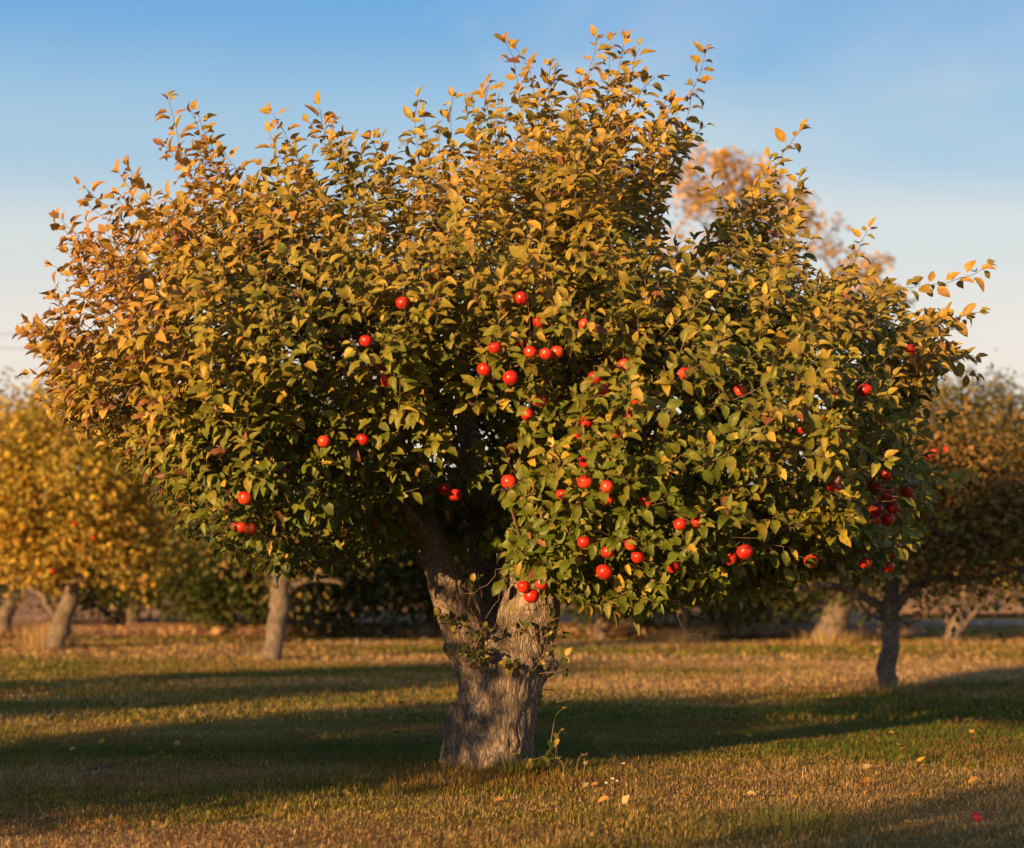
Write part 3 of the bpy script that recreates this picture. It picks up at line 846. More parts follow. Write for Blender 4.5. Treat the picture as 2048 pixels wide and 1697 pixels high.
    def leafy(path, spacing, size, start=0.0, seed_phi=0.0, droop=0.12, sunw=.85):
        """leaves in a spiral along a shoot; path base->tip"""
        path = np.asarray(path); seg = np.linalg.norm(np.diff(path, axis=0), axis=1); cum = np.concatenate([[0], np.cumsum(seg)]); L = cum[-1]
        ss = np.arange(start, L, spacing); 
        ss = np.concatenate([ss, [L, L]])
        for k, q in enumerate(ss):
            if rng.rand() < 0.07: continue
            i = min(len(seg) - 1, int(np.searchsorted(cum, q, 'right') - 1)); f = (q - cum[i]) / (seg[i] + 1e-9)
            p = path[i] + (path[i + 1] - path[i]) * min(1, f); d = norm(path[i + 1] - path[i])
            ph = seed_phi + k * 2.3999 + rng.normal(0, .25)
            e1 = norm(np.cross(d, (0.2, 0.1, 1.0)) if abs(d[2]) < .95 else np.cross(d, (1, 0, 0))); e2 = np.cross(d, e1)
            e = e1 * math.cos(ph) + e2 * math.sin(ph)
            ang = rad(rng.uniform(42, 75)) if q < L - .02 else rad(rng.uniform(10, 40))
            ax = d * math.cos(ang) + e * math.sin(ang) + np.array((0, 0, -droop)) + rng.normal(0, .12, 3)
            ax = norm(ax)
            nn = d * (1 if sunw < 1 else .5) + np.array((0, 0, .55 if sunw < 1 else .3)) + sunw * SUNV + rng.normal(0, .30, 3)
            sz = size * rng.uniform(.72, 1.18) * (0.62 + 0.38 * min(1, (L - q) / .12 + .25))
            leaves['p'].append(p); leaves['a'].append(ax); leaves['n'].append(nn); leaves['s'].append(sz); leaves['w'].append(rng.uniform(.52, .70))
    for k, e in enumerate(ends):
        b = sk.P[e]; L = ln[k]
        m = max(2, int(L / .07)); kk = e; path = [b]; d = dv[k].copy()
        for i in range(m):
            d = norm(d + np.array((0, 0, .05)) + rng.normal(0, .05, 3)); kk = sk.add(sk.P[kk] + d * L / m, kk); path.append(sk.P[kk])
        if L < .17: leafy(path, .017, .083, 0.01, rng.rand() * 6, .2)
        else: leafy(path, .023, .081, 0.02, rng.rand() * 6)
        # leaves along the older wood behind the shoot
        q = sk.par[e]; back_path = [sk.P[e]]
        for _ in range(3):
            if q < 0 or sk.fixed[q]: break
            back_path.append(sk.P[q]); q = sk.par[q]
        if len(back_path) > 1 and rng.rand() < .75: leafy(back_path[::-1], .06, .078, 0.02, rng.rand() * 6)
    # standing single shoots, the listed ones and shorter ones between them
    more = []
    tops = [(120, 560), (250, 450), (345, 350), (480, 370), (610, 330), (760, 335), (900, 300), (1030, 245), (1180, 220), (1300, 255), (1350, 330)]
    for (x0, y0), (x1, y1) in zip(tops, tops[1:]):
        for _ in range(5):
            u = rng.rand(); bx, by = x0 + (x1 - x0) * u, y0 + (y1 - y0) * u; L = rng.uniform(20, 95)
            dd = norm(np.array((bx - 1010, by - 900)) * (1, .9) + rng.normal(0, 130, 2) + (0, -250))
            b2 = np.array((bx, by)); more.append([tuple(b2 + dd * L), tuple(b2 + dd * L * .4), tuple(b2 - dd * 60), tuple(b2 - dd * 150)])
    for (x0, y0, x1, y1, n_) in ((1480, 420, 1610, 420, 5), (1620, 570, 1880, 660, 9), (1880, 700, 1860, 1010, 5)):
        for _ in range(n_):
            u = rng.rand(); b2 = np.array((x0 + (x1 - x0) * u, y0 + (y1 - y0) * u)); L = rng.uniform(20, 75)
            dd = norm(np.array((b2[0] - 1010, b2[1] - 900)) + rng.normal(0, 150, 2) + (0, -80)); more.append([tuple(b2 + dd * L), tuple(b2 + dd * L * .4), tuple(b2 - dd * 60), tuple(b2 - dd * 150)])
    for sh in SHOOTS + more:
        dep = rng.uniform(-.45, .35)
        pts = np.array([at(px, py, D0 + dep + q) for (px, py), q in zip([(x_, y_ + max(0, (330 - y_) * .075)) for x_, y_ in sh[::-1]], np.linspace(.0, rng.uniform(-.15, .15), len(sh)))])
        c = catmull(np.concatenate([pts, np.zeros((len(pts), 1))], 1), .05)[:, :3]
        e = sk.grow([c[0]], [norm(c[1] - c[0])], rng, minpath=1.1, alpha=.08)[0]
        for p in c[1:]: e = sk.add(p + rng.normal(0, .003, 3), e)
        dense = np.linalg.norm(np.diff(c, axis=0), axis=1).sum()
        leafy(c, .027, .088, 0.0, rng.rand() * 6, .10, 1.15)
        leafy(c[:max(3, len(c) * 2 // 3)], .05, .080, 0.0, rng.rand() * 6, .10)
    # bare drooping twigs under the crown
    for tw in ([(1310, 1170), (1352, 1225), (1372, 1262), (1395, 1268), (1418, 1304)], [(1330, 1180), (1370, 1215), (1410, 1205)], [(990, 1140), (985, 1165), (930, 1190)], [(1010, 1150), (1000, 1190), (970, 1240)],
               [(1690, 1120), (1640, 1180), (1600, 1190)], [(600, 1120), (640, 1150), (690, 1160)]):
        pts = np.array([at(px, py, 9.45) for px, py in tw]); c = catmull(np.concatenate([pts, np.zeros((len(pts), 1))], 1), .04)[:, :3]
        e = sk.grow([c[0]], [norm(c[1] - c[0])], rng, minpath=1.2, alpha=0)[0]
        for p in c[1:]: e = sk.add(p + rng.normal(0, .006, 3), e)

    # ---- apples
    apples = []
    for (px, py, r, hid, where) in APPLES:
        q = np.array([[px, py]], float)
        ins = in_poly(q, CROWN)[0]
        Hd = crown_depth(poly_dist(q, CROWN))[0] if ins else 0.15
        dp = D0 - (Hd * (0.90 if hid < .25 else 0.84)) + rng.uniform(-.05, .05)
        if where == 't': dp = 9.45 + rng.uniform(-.03, .03)
        if where == 'c': dp = 9.62 + rng.uniform(-.07, .07)
        if where == 'l': dp = 9.35
        Rm = np.clip(max(r, 13.5) * dp / F, .030, .040)
        apples.append((at(px, py, dp), Rm, hid, where))
    for i in range(len(apples)):                     # touching, not inside one another
        for _ in range(12):
            ci, ri = apples[i][0], apples[i][1]
            for j in range(i):
                dvec = ci - apples[j][0]; gap = np.linalg.norm(dvec) - (ri + apples[j][1]) * .99
                if gap < 0: ci[1] += -gap * 1.6 * (1 if ci[1] >= apples[j][0][1] else -1)
    acols = []
    for (c, R, hid, where) in apples:
        top = c + np.array((rng.uniform(-.012, .012), rng.uniform(.0, .03), R * .72 + rng.uniform(.02, .035)))
        e = sk.grow([top], [norm(np.array((rng.normal(0, .4), -.4, -.3)))], rng, minpath=1.1, step=.08, alpha=0)[0]
        acols.append((c, R, top, hid, where))

    # ---- leaves as arrays, thinned in front of the apples that show
    p = np.array(leaves['p']); ax = np.array(leaves['a']); nn = np.array(leaves['n']); sz = np.array(leaves['s']); wd = np.array(leaves['w'])
    ctr = p + norm(ax) * (sz * .75)[:, None]
    keep = np.ones(len(p), bool)
    pc = proj(ctr)
    for (c, R, top, hid, where) in acols:
        q = proj(c[None])[0]; rp = R * F / c[1]
        infront = ctr[:, 1] < c[1] + .01
        dpx = np.hypot(pc[:, 0] - q[0], pc[:, 1] - q[1])
        hit = infront & (dpx < rp + 9) & (rng.rand(len(p)) > (hid + .3 if hid > .12 else hid))
        keep &= ~hit
        keep &= np.linalg.norm(ctr - c, axis=1) > R + .018
        v = ctr - c; along = v @ SUNV; perp = np.linalg.norm(v - along[:, None] * SUNV, axis=1)
        keep &= ~((along > 0) & (along < .9) & (perp < R + .015) & (rng.rand(len(p)) > hid + .12))
    # leaves in front of the fork and the bare limb are few
    fork = in_poly(pc, np.array([(800, 1015), (950, 1030), (975, 1125), (1130, 1205), (1130, 1300), (880, 1300)], float)) & (ctr[:, 1] < 10.1)
    keep &= ~(fork & (rng.rand(len(p)) > .06))
    p, ax, nn, sz, wd, pc, ctr = p[keep], ax[keep], nn[keep], sz[keep], wd[keep], pc[keep], ctr[keep]
    N = len(p)
    # autumn colour: bronze at the sun-baked top and outer ends, still green low inside
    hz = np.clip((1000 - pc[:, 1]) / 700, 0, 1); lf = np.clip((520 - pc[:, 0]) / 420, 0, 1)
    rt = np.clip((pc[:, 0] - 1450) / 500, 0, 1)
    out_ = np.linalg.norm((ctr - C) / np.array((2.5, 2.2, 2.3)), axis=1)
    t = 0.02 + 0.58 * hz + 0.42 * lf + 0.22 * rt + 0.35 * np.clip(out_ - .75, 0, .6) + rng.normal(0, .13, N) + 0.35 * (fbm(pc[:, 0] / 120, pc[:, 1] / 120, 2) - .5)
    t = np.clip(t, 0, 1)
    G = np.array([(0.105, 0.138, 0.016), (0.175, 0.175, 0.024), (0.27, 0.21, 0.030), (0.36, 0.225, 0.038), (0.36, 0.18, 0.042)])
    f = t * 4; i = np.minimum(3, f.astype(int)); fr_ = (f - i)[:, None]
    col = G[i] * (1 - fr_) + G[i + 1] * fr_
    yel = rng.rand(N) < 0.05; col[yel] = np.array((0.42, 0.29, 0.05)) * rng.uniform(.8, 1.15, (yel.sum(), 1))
    red = rng.rand(N) < 0.012 + 0.09 * lf; col[red] = np.array((0.20, 0.085, 0.04)) * rng.uniform(.6, 1.3, (red.sum(), 1))
    col *= rng.uniform(.75, 1.25, (N, 1))
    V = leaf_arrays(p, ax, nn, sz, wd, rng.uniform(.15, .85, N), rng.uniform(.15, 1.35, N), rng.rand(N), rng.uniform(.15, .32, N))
    # the 300 that show largest become single leaves
    area = np.linalg.norm(np.cross(proj(V[:, 7]) - proj(V[:, 9]), proj(V[:, 0]) - proj(V[:, 13])).reshape(N, -1), axis=1)
    cell = (np.floor(pc[:, 0] / 26).astype(int) * 1000 + np.floor(pc[:, 1] / 26).astype(int))
    o = np.lexsort((ctr[:, 1], cell)); first = np.ones(N, bool); first[1:] = cell[o][1:] != cell[o][:-1]
    vis = np.zeros(N, bool); vis[o[first]] = True
    pick = np.argsort(-np.where(vis, area, 0))[:300]
    single = np.zeros(N, bool); single[pick] = True
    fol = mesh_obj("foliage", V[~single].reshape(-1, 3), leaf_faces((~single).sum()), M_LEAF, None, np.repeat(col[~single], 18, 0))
    child_of(fol, root); tag(fol, kind="stuff")
    f1 = leaf_faces(1)
    for i in pick:
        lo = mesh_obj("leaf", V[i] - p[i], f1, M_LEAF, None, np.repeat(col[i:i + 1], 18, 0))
        lo.location = p[i]; child_of(lo, root)
    acc = Acc(); sk.tubes(acc, tip=0.0018)
    tw = acc.build("twigs", M_TWIG, root); tag(tw, kind="stuff")

    # ---- leafy sprouts on the burls of the trunk
    for px, py, dy, nsh in ((938, 1310, -.25, 9), (1072, 1335, -.22, 8), (912, 1275, -.14, 3), (955, 1235, -.12, 2), (1095, 1290, -.16, 5), (1100, 1410, -.02, 4), (1045, 1535, -.25, 5)):
        b = at(px, py, D0 + dy); s2 = Acc(); lv = dict(p=[], a=[], n=[], s=[])
        for _ in range(nsh):
            d = norm(np.array((rng.normal(0, .7), -.55, rng.uniform(-.1, .9)))); L = rng.uniform(.06, .17); 
            b2 = b + rng.normal(0, .035, 3) * (1, .3, 1) + np.array((0, .05, 0))
            pts = [b2, b2 + d * (L * .5 + .04), b2 + d * (L + .04) + np.array((0, 0, .02))]
            c = catmull(np.concatenate([np.array(pts), np.zeros((3, 1))], 1), .03)[:, :3]
            Vt, q, tt = tube(c, np.linspace(.003, .0012, len(c)), 4); s2.add(Vt, q, tt)
            for j in range(rng.randint(4, 8)):
                k = rng.randint(len(c) // 2, len(c)); lv['p'].append(c[k]); lv['a'].append(d + rng.normal(0, .7, 3)); lv['n'].append(np.array((0, -.6, .8)) + rng.normal(0, .4, 3)); lv['s'].append(rng.uniform(.028, .055))
        sp = s2.build("water_sprout", M_TWIG, root)
        n_ = len(lv['p']); Vl = leaf_arrays(np.array(lv['p']), np.array(lv['a']), np.array(lv['n']), np.array(lv['s']), rng.uniform(.6, .8, n_), rng.uniform(.1, .6, n_), rng.uniform(.1, .8, n_), rng.rand(n_), rng.uniform(.1, .2, n_))
        cl = np.where(rng.rand(n_, 1) < .35, np.array((.34, .26, .05)), np.array((.075, .095, .02))) * rng.uniform(.7, 1.2, (n_, 1))
        lo = mesh_obj("sprout_leaves", Vl.reshape(-1, 3), leaf_faces(n_), M_LEAF, None, np.repeat(cl, 18, 0))
        lo.parent = sp; tag(lo, kind="stuff")
    return acols

def apple_meshes():
    """one fruit, its stem and its calyx, unit radius"""
    prof = []
    for k in range(19):
        a = math.pi * k / 18
        r = math.sin(a) * (1 + 0.06 * math.cos(a)); z = math.cos(a) * .90
        z -= 0.30 * math.exp(-(r / .27) ** 2) if z > 0 else -0.17 * math.exp(-(r / .25) ** 2)
        r *= 1.02 if z > 0 else 0.97
        prof.append((r, z))
    S = 24; V = []; Q = []
    for k, (r, z) in enumerate(prof):
        for j in range(S):
            b = 2 * math.pi * j / S; lob = 1 + 0.018 * math.cos(5 * b) * (1 - k / 18 * .2)
            V.append((r * lob * math.cos(b), r * lob * math.sin(b), z))
    for k in range(len(prof) - 1):
        for j in range(S):
            Q.append((k * S + j, (k + 1) * S + j, (k + 1) * S + (j + 1) % S, k * S + (j + 1) % S))
    return np.array(V), np.array(Q)

APV, APQ = apple_meshes()
_ap = mesh_obj("apple_proto", APV * 0.036, [APQ], M_APPLE); AP_ME = _ap.data; AP_ME.name = "apple"; bpy.data.objects.remove(_ap)
_a = Acc()
for k in range(5):
    b = 2 * math.pi * k / 5; d = np.array((math.cos(b), math.sin(b), 0))
    c = np.array([(0, 0, -.70), (0, 0, -.70), (0, 0, -.70)]) + np.outer((.02, .10, .16), d) + np.outer((0, -.08, -.2), (0, 0, 1))
    V, q, t = tube(c * .036, np.array((.05, .045, .012)) * .036, 5); _a.add(V, q, t)
_cx = _a.build("calyx", M_STEM); CX_ME = _cx.data; bpy.data.objects.remove(_cx)

def put_apple(c, R, top, label, group, rng, tilt=None):
    o = bpy.data.objects.new("apple", AP_ME); COL.objects.link(o)
    s = R / .036
    up = Vector((top - c)) if tilt is None else Vector(tilt)
    o.rotation_mode = 'QUATERNION'
    o.rotation_quaternion = (up.normalized() + Vector(rng.normal(0, .12, 3))).to_track_quat('Z', 'Y') @ Matrix.Rotation(rng.rand() * 6.28, 3, 'Z').to_quaternion()
    o.location = c; sc = s * np.array((1, 1, rng.uniform(.92, 1.06))); o.scale = sc
    tag(o, label, "apple", group)
    cx = bpy.data.objects.new("calyx", CX_ME); COL.objects.link(cx); cx.parent = o
    bpy.context.view_layer.update()
    L = o.matrix_world.inverted() @ Vector(top)
    pts = np.array([(0, 0, .020), (L[0] * .3, L[1] * .3, max(.03, L[2] * .6)), tuple(L)]); 
    c4 = catmull(np.concatenate([pts, np.zeros((3, 1))], 1), .006)[:, :3]
    V, q, t = tube(c4, np.linspace(.0014, .0019, len(c4)), 5)
    st = mesh_obj("stem", V, [t, q], M_STEM); st.parent = o
    return o

acols = build_main()
_rng = np.random.RandomState(4)
LAB = {'w': ("shiny red apple among the leaves of the large old apple tree", "red apples scattered through the large apple tree"),
       'c': ("dark red apple in the crowded hanging cluster at the drooping branch end", "red apples in the crowded cluster"),
       't': ("red apple of the bunch hanging in front of the thick forked trunk", "red apples in front of the trunk"),
       'l': ("red apple of the pair hanging beside the bare leaning limb", "red apples beside the bare limb"),
       'd': ("red apple of the low trio in dark leaves over the pale slanting trunk", "red apples in the low trio")}
ONE = {(1730, 781): "lone exposed dark red apple at the crown edge well above the crowded cluster", (1490, 1105): "large sunlit red apple low in the crown over the bare hanging twigs",
       (1462, 1120): "shaded red apple tucked under the large sunlit one over the hanging twigs", (868, 550): "highest red apple of the old tree, almost covered by leaves",
       (805, 607): "small half lit red apple alone high in the bronze green leaves", (1021, 757): "bright red apple hanging just over the dark hollow of the crown",
       (968, 740): "red apple beside the dark hollow of the crown, leaf across it", (1208, 1145): "large red apple at the low skirt of leaves beside the trunk",
       (1018, 965): "bright round red apple alone in leaves straight above the trunk fork", (1820, 700): "small red apple far out near the drooping end shoots"}
for (c, R, top, hid, where), (ax_, ay_, *_q) in zip(acols, APPLES):
    lab, grp = LAB[where]
    if where == 'w':
        k_ = 0 if hid < .12 else 1 if hid < .4 else 2
        lab = ("fully exposed shiny red apple among the leaves of the old tree", "red apple partly covered by leaves of the old apple tree", "red apple mostly hidden behind leaves of the old apple tree")[k_]
        grp = ("exposed", "partly covered", "mostly hidden")[k_] + " red apples in the old tree"
    if (ax_, ay_) in ONE: lab, grp = ONE[(ax_, ay_)], "red apples told apart in the old tree"
    put_apple(c, R, top, lab, grp, _rng)

#@@BACK
# ------------------------------------------------------------------ other orchard trees
PAL = {
 'yellow': [(0.55, 0.40, 0.055), (0.48, 0.32, 0.05), (0.30, 0.25, 0.04), (0.55, 0.34, 0.06)],
 'green': [(0.030, 0.050, 0.010), (0.045, 0.065, 0.012), (0.075, 0.080, 0.016)],  # leaf greens darkened: shade from the trees in front is painted in
 'olive': [(0.10, 0.11, 0.022), (0.16, 0.14, 0.03), (0.24, 0.16, 0.04), (0.07, 0.09, 0.02)],
 'bronze': [(0.20, 0.12, 0.035), (0.26, 0.15, 0.04), (0.12, 0.11, 0.025), (0.30, 0.14, 0.04)],
 'gold': [(0.62, 0.38, 0.07), (0.55, 0.31, 0.06), (0.42, 0.24, 0.05)],
 'bark': [(0.14, 0.1, 0.07)]}

def orchard_tree(name, label, Y, trunk_px, crown_px, pal, nleaf, seed, leaf=.085, limbs=(), ntw=150, group="orchard apple trees", cat="apple tree",
                 thick=1.0, bend=.5, clumps=None, fruits=(), spread=.22, mat=None, floor=.75):
    """trunk_px [(x,y,half width px)], crown_px (cx,cy,rx,ry) in photograph pixels at distance Y"""
    rng = np.random.RandomState(seed); k = Y / F
    b = at(trunk_px[0][0], trunk_px[0][1], Y)
    gh = float(gz(b[0], b[1]))
    root = empty(name, (b[0], b[1], gh)); tag(root, label, cat, group)
    tr = np.array([np.append(at(x, y, Y), w * k) for x, y, w in trunk_px])
    tr = np.concatenate([[np.append(tr[0][:3] - (0, 0, .25), tr[0][3] * 1.15)], tr])
    tr[1][3] *= 1.05
    a = Acc(); c = catmull(tr, .12)
    j = rng.normal(0, .012, (len(c), 3)); V, q, t = tube(c[:, :3] + j, c[:, 3] * (1 + rng.normal(0, .05, len(c))), 12); a.add(V, q, t)
    sk = Skeleton(); k0 = sk.add(tr[0][:3], -1, tr[0][3], True); sk.limb(tr[1:], k0, .15)
    tl = sum(np.linalg.norm(np.diff(tr[:, :3], axis=0), axis=1))
    for lp in limbs:
        l4 = np.array([np.append(at(p[0], p[1], Y + (p[3] if len(p) > 3 else 0)), p[2] * k) for p in lp])
        cc = catmull(l4, .15); V, q, t = tube(cc[:, :3] + rng.normal(0, .01, (len(cc), 3)), cc[:, 3], 8); a.add(V, q, t)
        d = np.linalg.norm(np.array(sk.P) - l4[0][:3], axis=1); sk.limb(l4, int(np.argmin(d)), .2)
    a.build("trunk", M_BARK2, root)
    if pal == 'green' and floor == .75: floor = .42
    cx, cy, rx, ry = crown_px; C = at(cx, cy, Y); R = np.array((rx * k, max(rx, ry) * k * .95, ry * k))
    if clumps is None:
        u = rand_dirs(rng, ntw); rr = rng.uniform(.15, .97, ntw) ** .6
        bump = 1 + .30 * np.array([mnoise.noise(Vector(v * 1.9) + Vector((seed, 0, 0))) for v in u])
        T = C + u * R * (rr * bump)[:, None]
        T[:, 2] = np.maximum(T[:, 2], floor + .25 * rng.rand(ntw))
    else:
        T = np.array([at(x, y, Y + rng.uniform(-1, 1)) for x, y in clumps])
    dv = norm((T - C) / R + np.array((0, 0, .35)) + rng.normal(0, .25, T.shape))
    o = np.argsort(np.linalg.norm(T - tr[-1][:3], axis=1)); T, dv = T[o], dv[o]
    ends = sk.grow(T, dv, rng, alpha=.25, step=.3, wob=.03, minpath=tl * .8)
    # each end carries a small spray of twigs
    ends2 = []
    for e, d in zip(ends, dv):
        for _ in range(3):
            dd = norm(d + rng.normal(0, .55, 3)); kk = e
            for _s in range(2): kk = sk.add(sk.P[kk] + dd * rng.uniform(.10, .22) * (1 if clumps is None else .7), kk)
            ends2.append(kk)
    acc = Acc(); sk.tubes(acc, tip=.0035 * thick); br = acc.build("branches", M_BARK2, root); tag(br, kind="stuff")
    if nleaf:
        E = np.array([sk.P[e] for e in ends2]); ei = rng.randint(0, len(E), nleaf)
        pos = E[ei] + rng.normal(0, spread, (nleaf, 3)) * np.array((1, 1, .8))
        rel = norm((pos - C) / R)
        ax = rel * .6 + rng.normal(0, .7, pos.shape) + np.array((0, 0, -.25)); nn = np.array((0, 0, .7)) + rel * .4 + rng.normal(0, .55, pos.shape)
        Vl, t = small_leaves(pos, ax, nn, leaf * rng.uniform(.7, 1.25, nleaf), .62)
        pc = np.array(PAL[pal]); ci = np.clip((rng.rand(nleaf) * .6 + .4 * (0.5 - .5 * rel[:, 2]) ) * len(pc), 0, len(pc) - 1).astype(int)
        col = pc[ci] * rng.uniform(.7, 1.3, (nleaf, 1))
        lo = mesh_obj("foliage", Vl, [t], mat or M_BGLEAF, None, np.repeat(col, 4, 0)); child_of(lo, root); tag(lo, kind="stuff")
    for (fx, fy, dyy) in fruits:
        c = at(fx, fy, Y + dyy); put_apple(c, .036, c + np.array((0, .0, .06)), "small red apple in the " + FRUIT[seed], FRUIT[seed] + " apples", rng)
    return root

FRUIT = {101: "yellow leaved orchard tree", 109: "bronze leaved orchard tree", 110: "olive orchard tree by the lane"}
orchard_tree("orchard_tree", "golden yellow apple tree with crooked sunlit trunk in dry grass", 28, [(106, 1297, 23), (122, 1245, 19), (140, 1200, 17), (158, 1155, 15)],
    (115, 985, 245, 205), 'yellow', 24000, 101, leaf=.10, floor=1.3, limbs=([(112, 1245, 9), (85, 1195, 7), (40, 1160, 5), (-20, 1130, 3)], [(150, 1175, 10), (205, 1150, 8), (265, 1130, 5)], [(155, 1165, 10), (150, 1080, 8), (130, 980, 5)]),
    ntw=240, fruits=((186, 1076, -1.5), (150, 1048, -1.6), (105, 1142, -1.2)))
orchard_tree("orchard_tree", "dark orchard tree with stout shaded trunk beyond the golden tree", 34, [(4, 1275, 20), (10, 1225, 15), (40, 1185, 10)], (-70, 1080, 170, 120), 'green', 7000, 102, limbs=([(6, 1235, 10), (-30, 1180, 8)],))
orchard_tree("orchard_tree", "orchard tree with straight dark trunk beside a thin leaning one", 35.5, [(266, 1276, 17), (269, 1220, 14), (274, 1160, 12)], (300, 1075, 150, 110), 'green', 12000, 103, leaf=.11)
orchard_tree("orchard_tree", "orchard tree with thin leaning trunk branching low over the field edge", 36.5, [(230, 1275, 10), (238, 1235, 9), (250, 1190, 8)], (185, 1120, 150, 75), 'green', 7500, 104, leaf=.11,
    limbs=([(232, 1252, 6), (205, 1222, 5), (175, 1200, 4)],))
orchard_tree("orchard_tree", "orchard tree with pale slanting sunlit trunk and bare side branch", 24.2, [(542, 1318, 21), (549, 1270, 21), (558, 1210, 20), (562, 1150, 17), (560, 1090, 14)], (585, 985, 235, 165), 'olive', 10000, 105,
    limbs=([(566, 1190, 8), (605, 1163, 6), (650, 1160, 4), (690, 1168, 2.5)], [(600, 1165, 4), (640, 1140, 3), (700, 1130, 2)]))
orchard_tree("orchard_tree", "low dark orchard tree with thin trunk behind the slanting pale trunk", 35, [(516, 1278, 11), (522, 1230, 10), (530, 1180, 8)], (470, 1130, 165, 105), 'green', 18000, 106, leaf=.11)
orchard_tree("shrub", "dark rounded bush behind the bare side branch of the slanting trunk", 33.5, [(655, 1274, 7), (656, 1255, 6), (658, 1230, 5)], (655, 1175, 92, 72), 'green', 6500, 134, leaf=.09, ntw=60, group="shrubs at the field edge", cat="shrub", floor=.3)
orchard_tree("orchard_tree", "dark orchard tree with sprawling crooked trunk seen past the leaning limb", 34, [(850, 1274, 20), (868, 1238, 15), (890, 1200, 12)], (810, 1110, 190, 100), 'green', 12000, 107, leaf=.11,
    limbs=([(835, 1262, 7), (822, 1225, 5), (810, 1200, 4)], [(845, 1265, 6), (885, 1262, 5), (910, 1235, 4)]))
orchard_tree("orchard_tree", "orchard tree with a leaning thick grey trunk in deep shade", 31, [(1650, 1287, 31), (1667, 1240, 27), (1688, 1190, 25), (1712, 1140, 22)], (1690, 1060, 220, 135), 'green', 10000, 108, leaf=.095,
    limbs=([(1700, 1180, 12), (1640, 1150, 8), (1560, 1130, 5)],))
orchard_tree("orchard_tree", "slender upright orchard tree with blotched grey trunk and spreading bronze crown", 17.6, [(1773, 1382, 19), (1777, 1320, 18), (1781, 1260, 18), (1784, 1200, 15), (1782, 1140, 11)], (1850, 1045, 235, 150), 'bronze', 13000, 109, floor=1.2, leaf=.078,
    limbs=([(1775, 1232, 10), (1735, 1195, 9), (1660, 1172, 8), (1590, 1178, 5)], [(1790, 1222, 10), (1822, 1178, 9), (1890, 1158, 8), (1990, 1150, 6), (2080, 1120, 4)],
           [(1775, 1240, 5), (1740, 1228, 4), (1700, 1180, 3)], [(1795, 1235, 4), (1815, 1250, 3), (1840, 1238, 2)]), ntw=150, fruits=((1868, 905, -.9), (1856, 912, -.95), (1895, 900, -.8), (1960, 1145, -.6)))
orchard_tree("orchard_tree", "olive and gold orchard tree with sunlit V shaped trunk near the lane", 31.5, [(1902, 1287, 17), (1910, 1250, 15), (1925, 1205, 12), (1930, 1160, 10)], (1900, 960, 160, 205), 'olive', 18000, 110, leaf=.10,
    limbs=([(1908, 1270, 8), (1940, 1235, 7), (1965, 1205, 6)], [(1900, 1265, 7), (1885, 1225, 6), (1870, 1200, 5)]), fruits=((2010, 1140, -1.5),))
orchard_tree("orchard_tree", "bronze orchard tree with ragged thin top beside the lane", 34, [(2092, 1280, 16), (2090, 1230, 13), (2085, 1170, 10)], (2085, 1010, 140, 185), 'bronze', 9000, 111, leaf=.09)
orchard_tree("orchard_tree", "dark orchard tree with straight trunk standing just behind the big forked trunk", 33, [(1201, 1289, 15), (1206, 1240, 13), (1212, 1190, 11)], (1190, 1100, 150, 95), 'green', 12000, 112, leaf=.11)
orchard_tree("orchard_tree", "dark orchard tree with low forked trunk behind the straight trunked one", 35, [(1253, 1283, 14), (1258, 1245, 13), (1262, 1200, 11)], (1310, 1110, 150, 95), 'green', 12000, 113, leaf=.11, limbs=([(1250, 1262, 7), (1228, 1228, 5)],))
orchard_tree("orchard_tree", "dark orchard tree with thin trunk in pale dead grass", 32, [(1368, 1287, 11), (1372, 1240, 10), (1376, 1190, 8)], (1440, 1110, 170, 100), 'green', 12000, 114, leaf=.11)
# tall thin yellow tree behind, clumps of big leaves
_r = np.random.RandomState(8)
_cl = []
for (x, y, w, n) in ((1450, 350, 45, 20), (1400, 390, 40, 16), (1500, 390, 45, 18), (1360, 360, 22, 5), (1560, 420, 45, 14), (1600, 450, 30, 7), (1440, 440, 50, 16), (1645, 470, 14, 4), (1650, 520, 12, 3),
                     (1690, 555, 28, 8), (1740, 540, 16, 5), (1745, 580, 22, 6), (1785, 598, 12, 3), (1660, 620, 40, 12), (1540, 520, 60, 20), (1400, 520, 60, 16)):
    _cl += [(x + _r.normal(0, w * .6), y + _r.normal(0, w * .55)) for _ in range(n)]
orchard_tree("tall_tree", "tall thin tree with clumped orange gold leaves rising behind the apple tree", 42, [(1540, 1275, 18), (1535, 1100, 15), (1520, 850, 11), (1510, 650, 8)], (1520, 600, 260, 300), 'gold', 3300, 120, leaf=.15,
    clumps=_cl, group="trees beyond the orchard", cat="tree", spread=.11, thick=1.5)
orchard_tree("bare_tree", "leafless far tree with fine twigs beyond the olive orchard tree", 75, [(1915, 1225, 8), (1914, 1100, 6), (1915, 960, 5)], (1915, 870, 60, 80), 'bark', 0, 121, ntw=110, group="trees beyond the orchard", cat="tree", thick=2.2)
# dense dark shrubs along the field edge
for i, (x, w, h, l) in enumerate(((1440, 60, 62, "brown twiggy shrub at the field edge beside the dead grass"), (1510, 60, 72, "taller brown twiggy shrub at the field edge"), (1580, 55, 60, "dark twiggy shrub near the leaning grey trunk"))):
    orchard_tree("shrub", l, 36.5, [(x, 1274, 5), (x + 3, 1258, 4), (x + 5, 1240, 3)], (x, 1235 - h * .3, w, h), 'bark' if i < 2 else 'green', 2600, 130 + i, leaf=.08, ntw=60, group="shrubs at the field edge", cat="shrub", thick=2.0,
        limbs=([(x - 4, 1272, 4), (x - 25, 1225, 3)], [(x + 4, 1272, 4), (x + 32, 1225, 3)]))
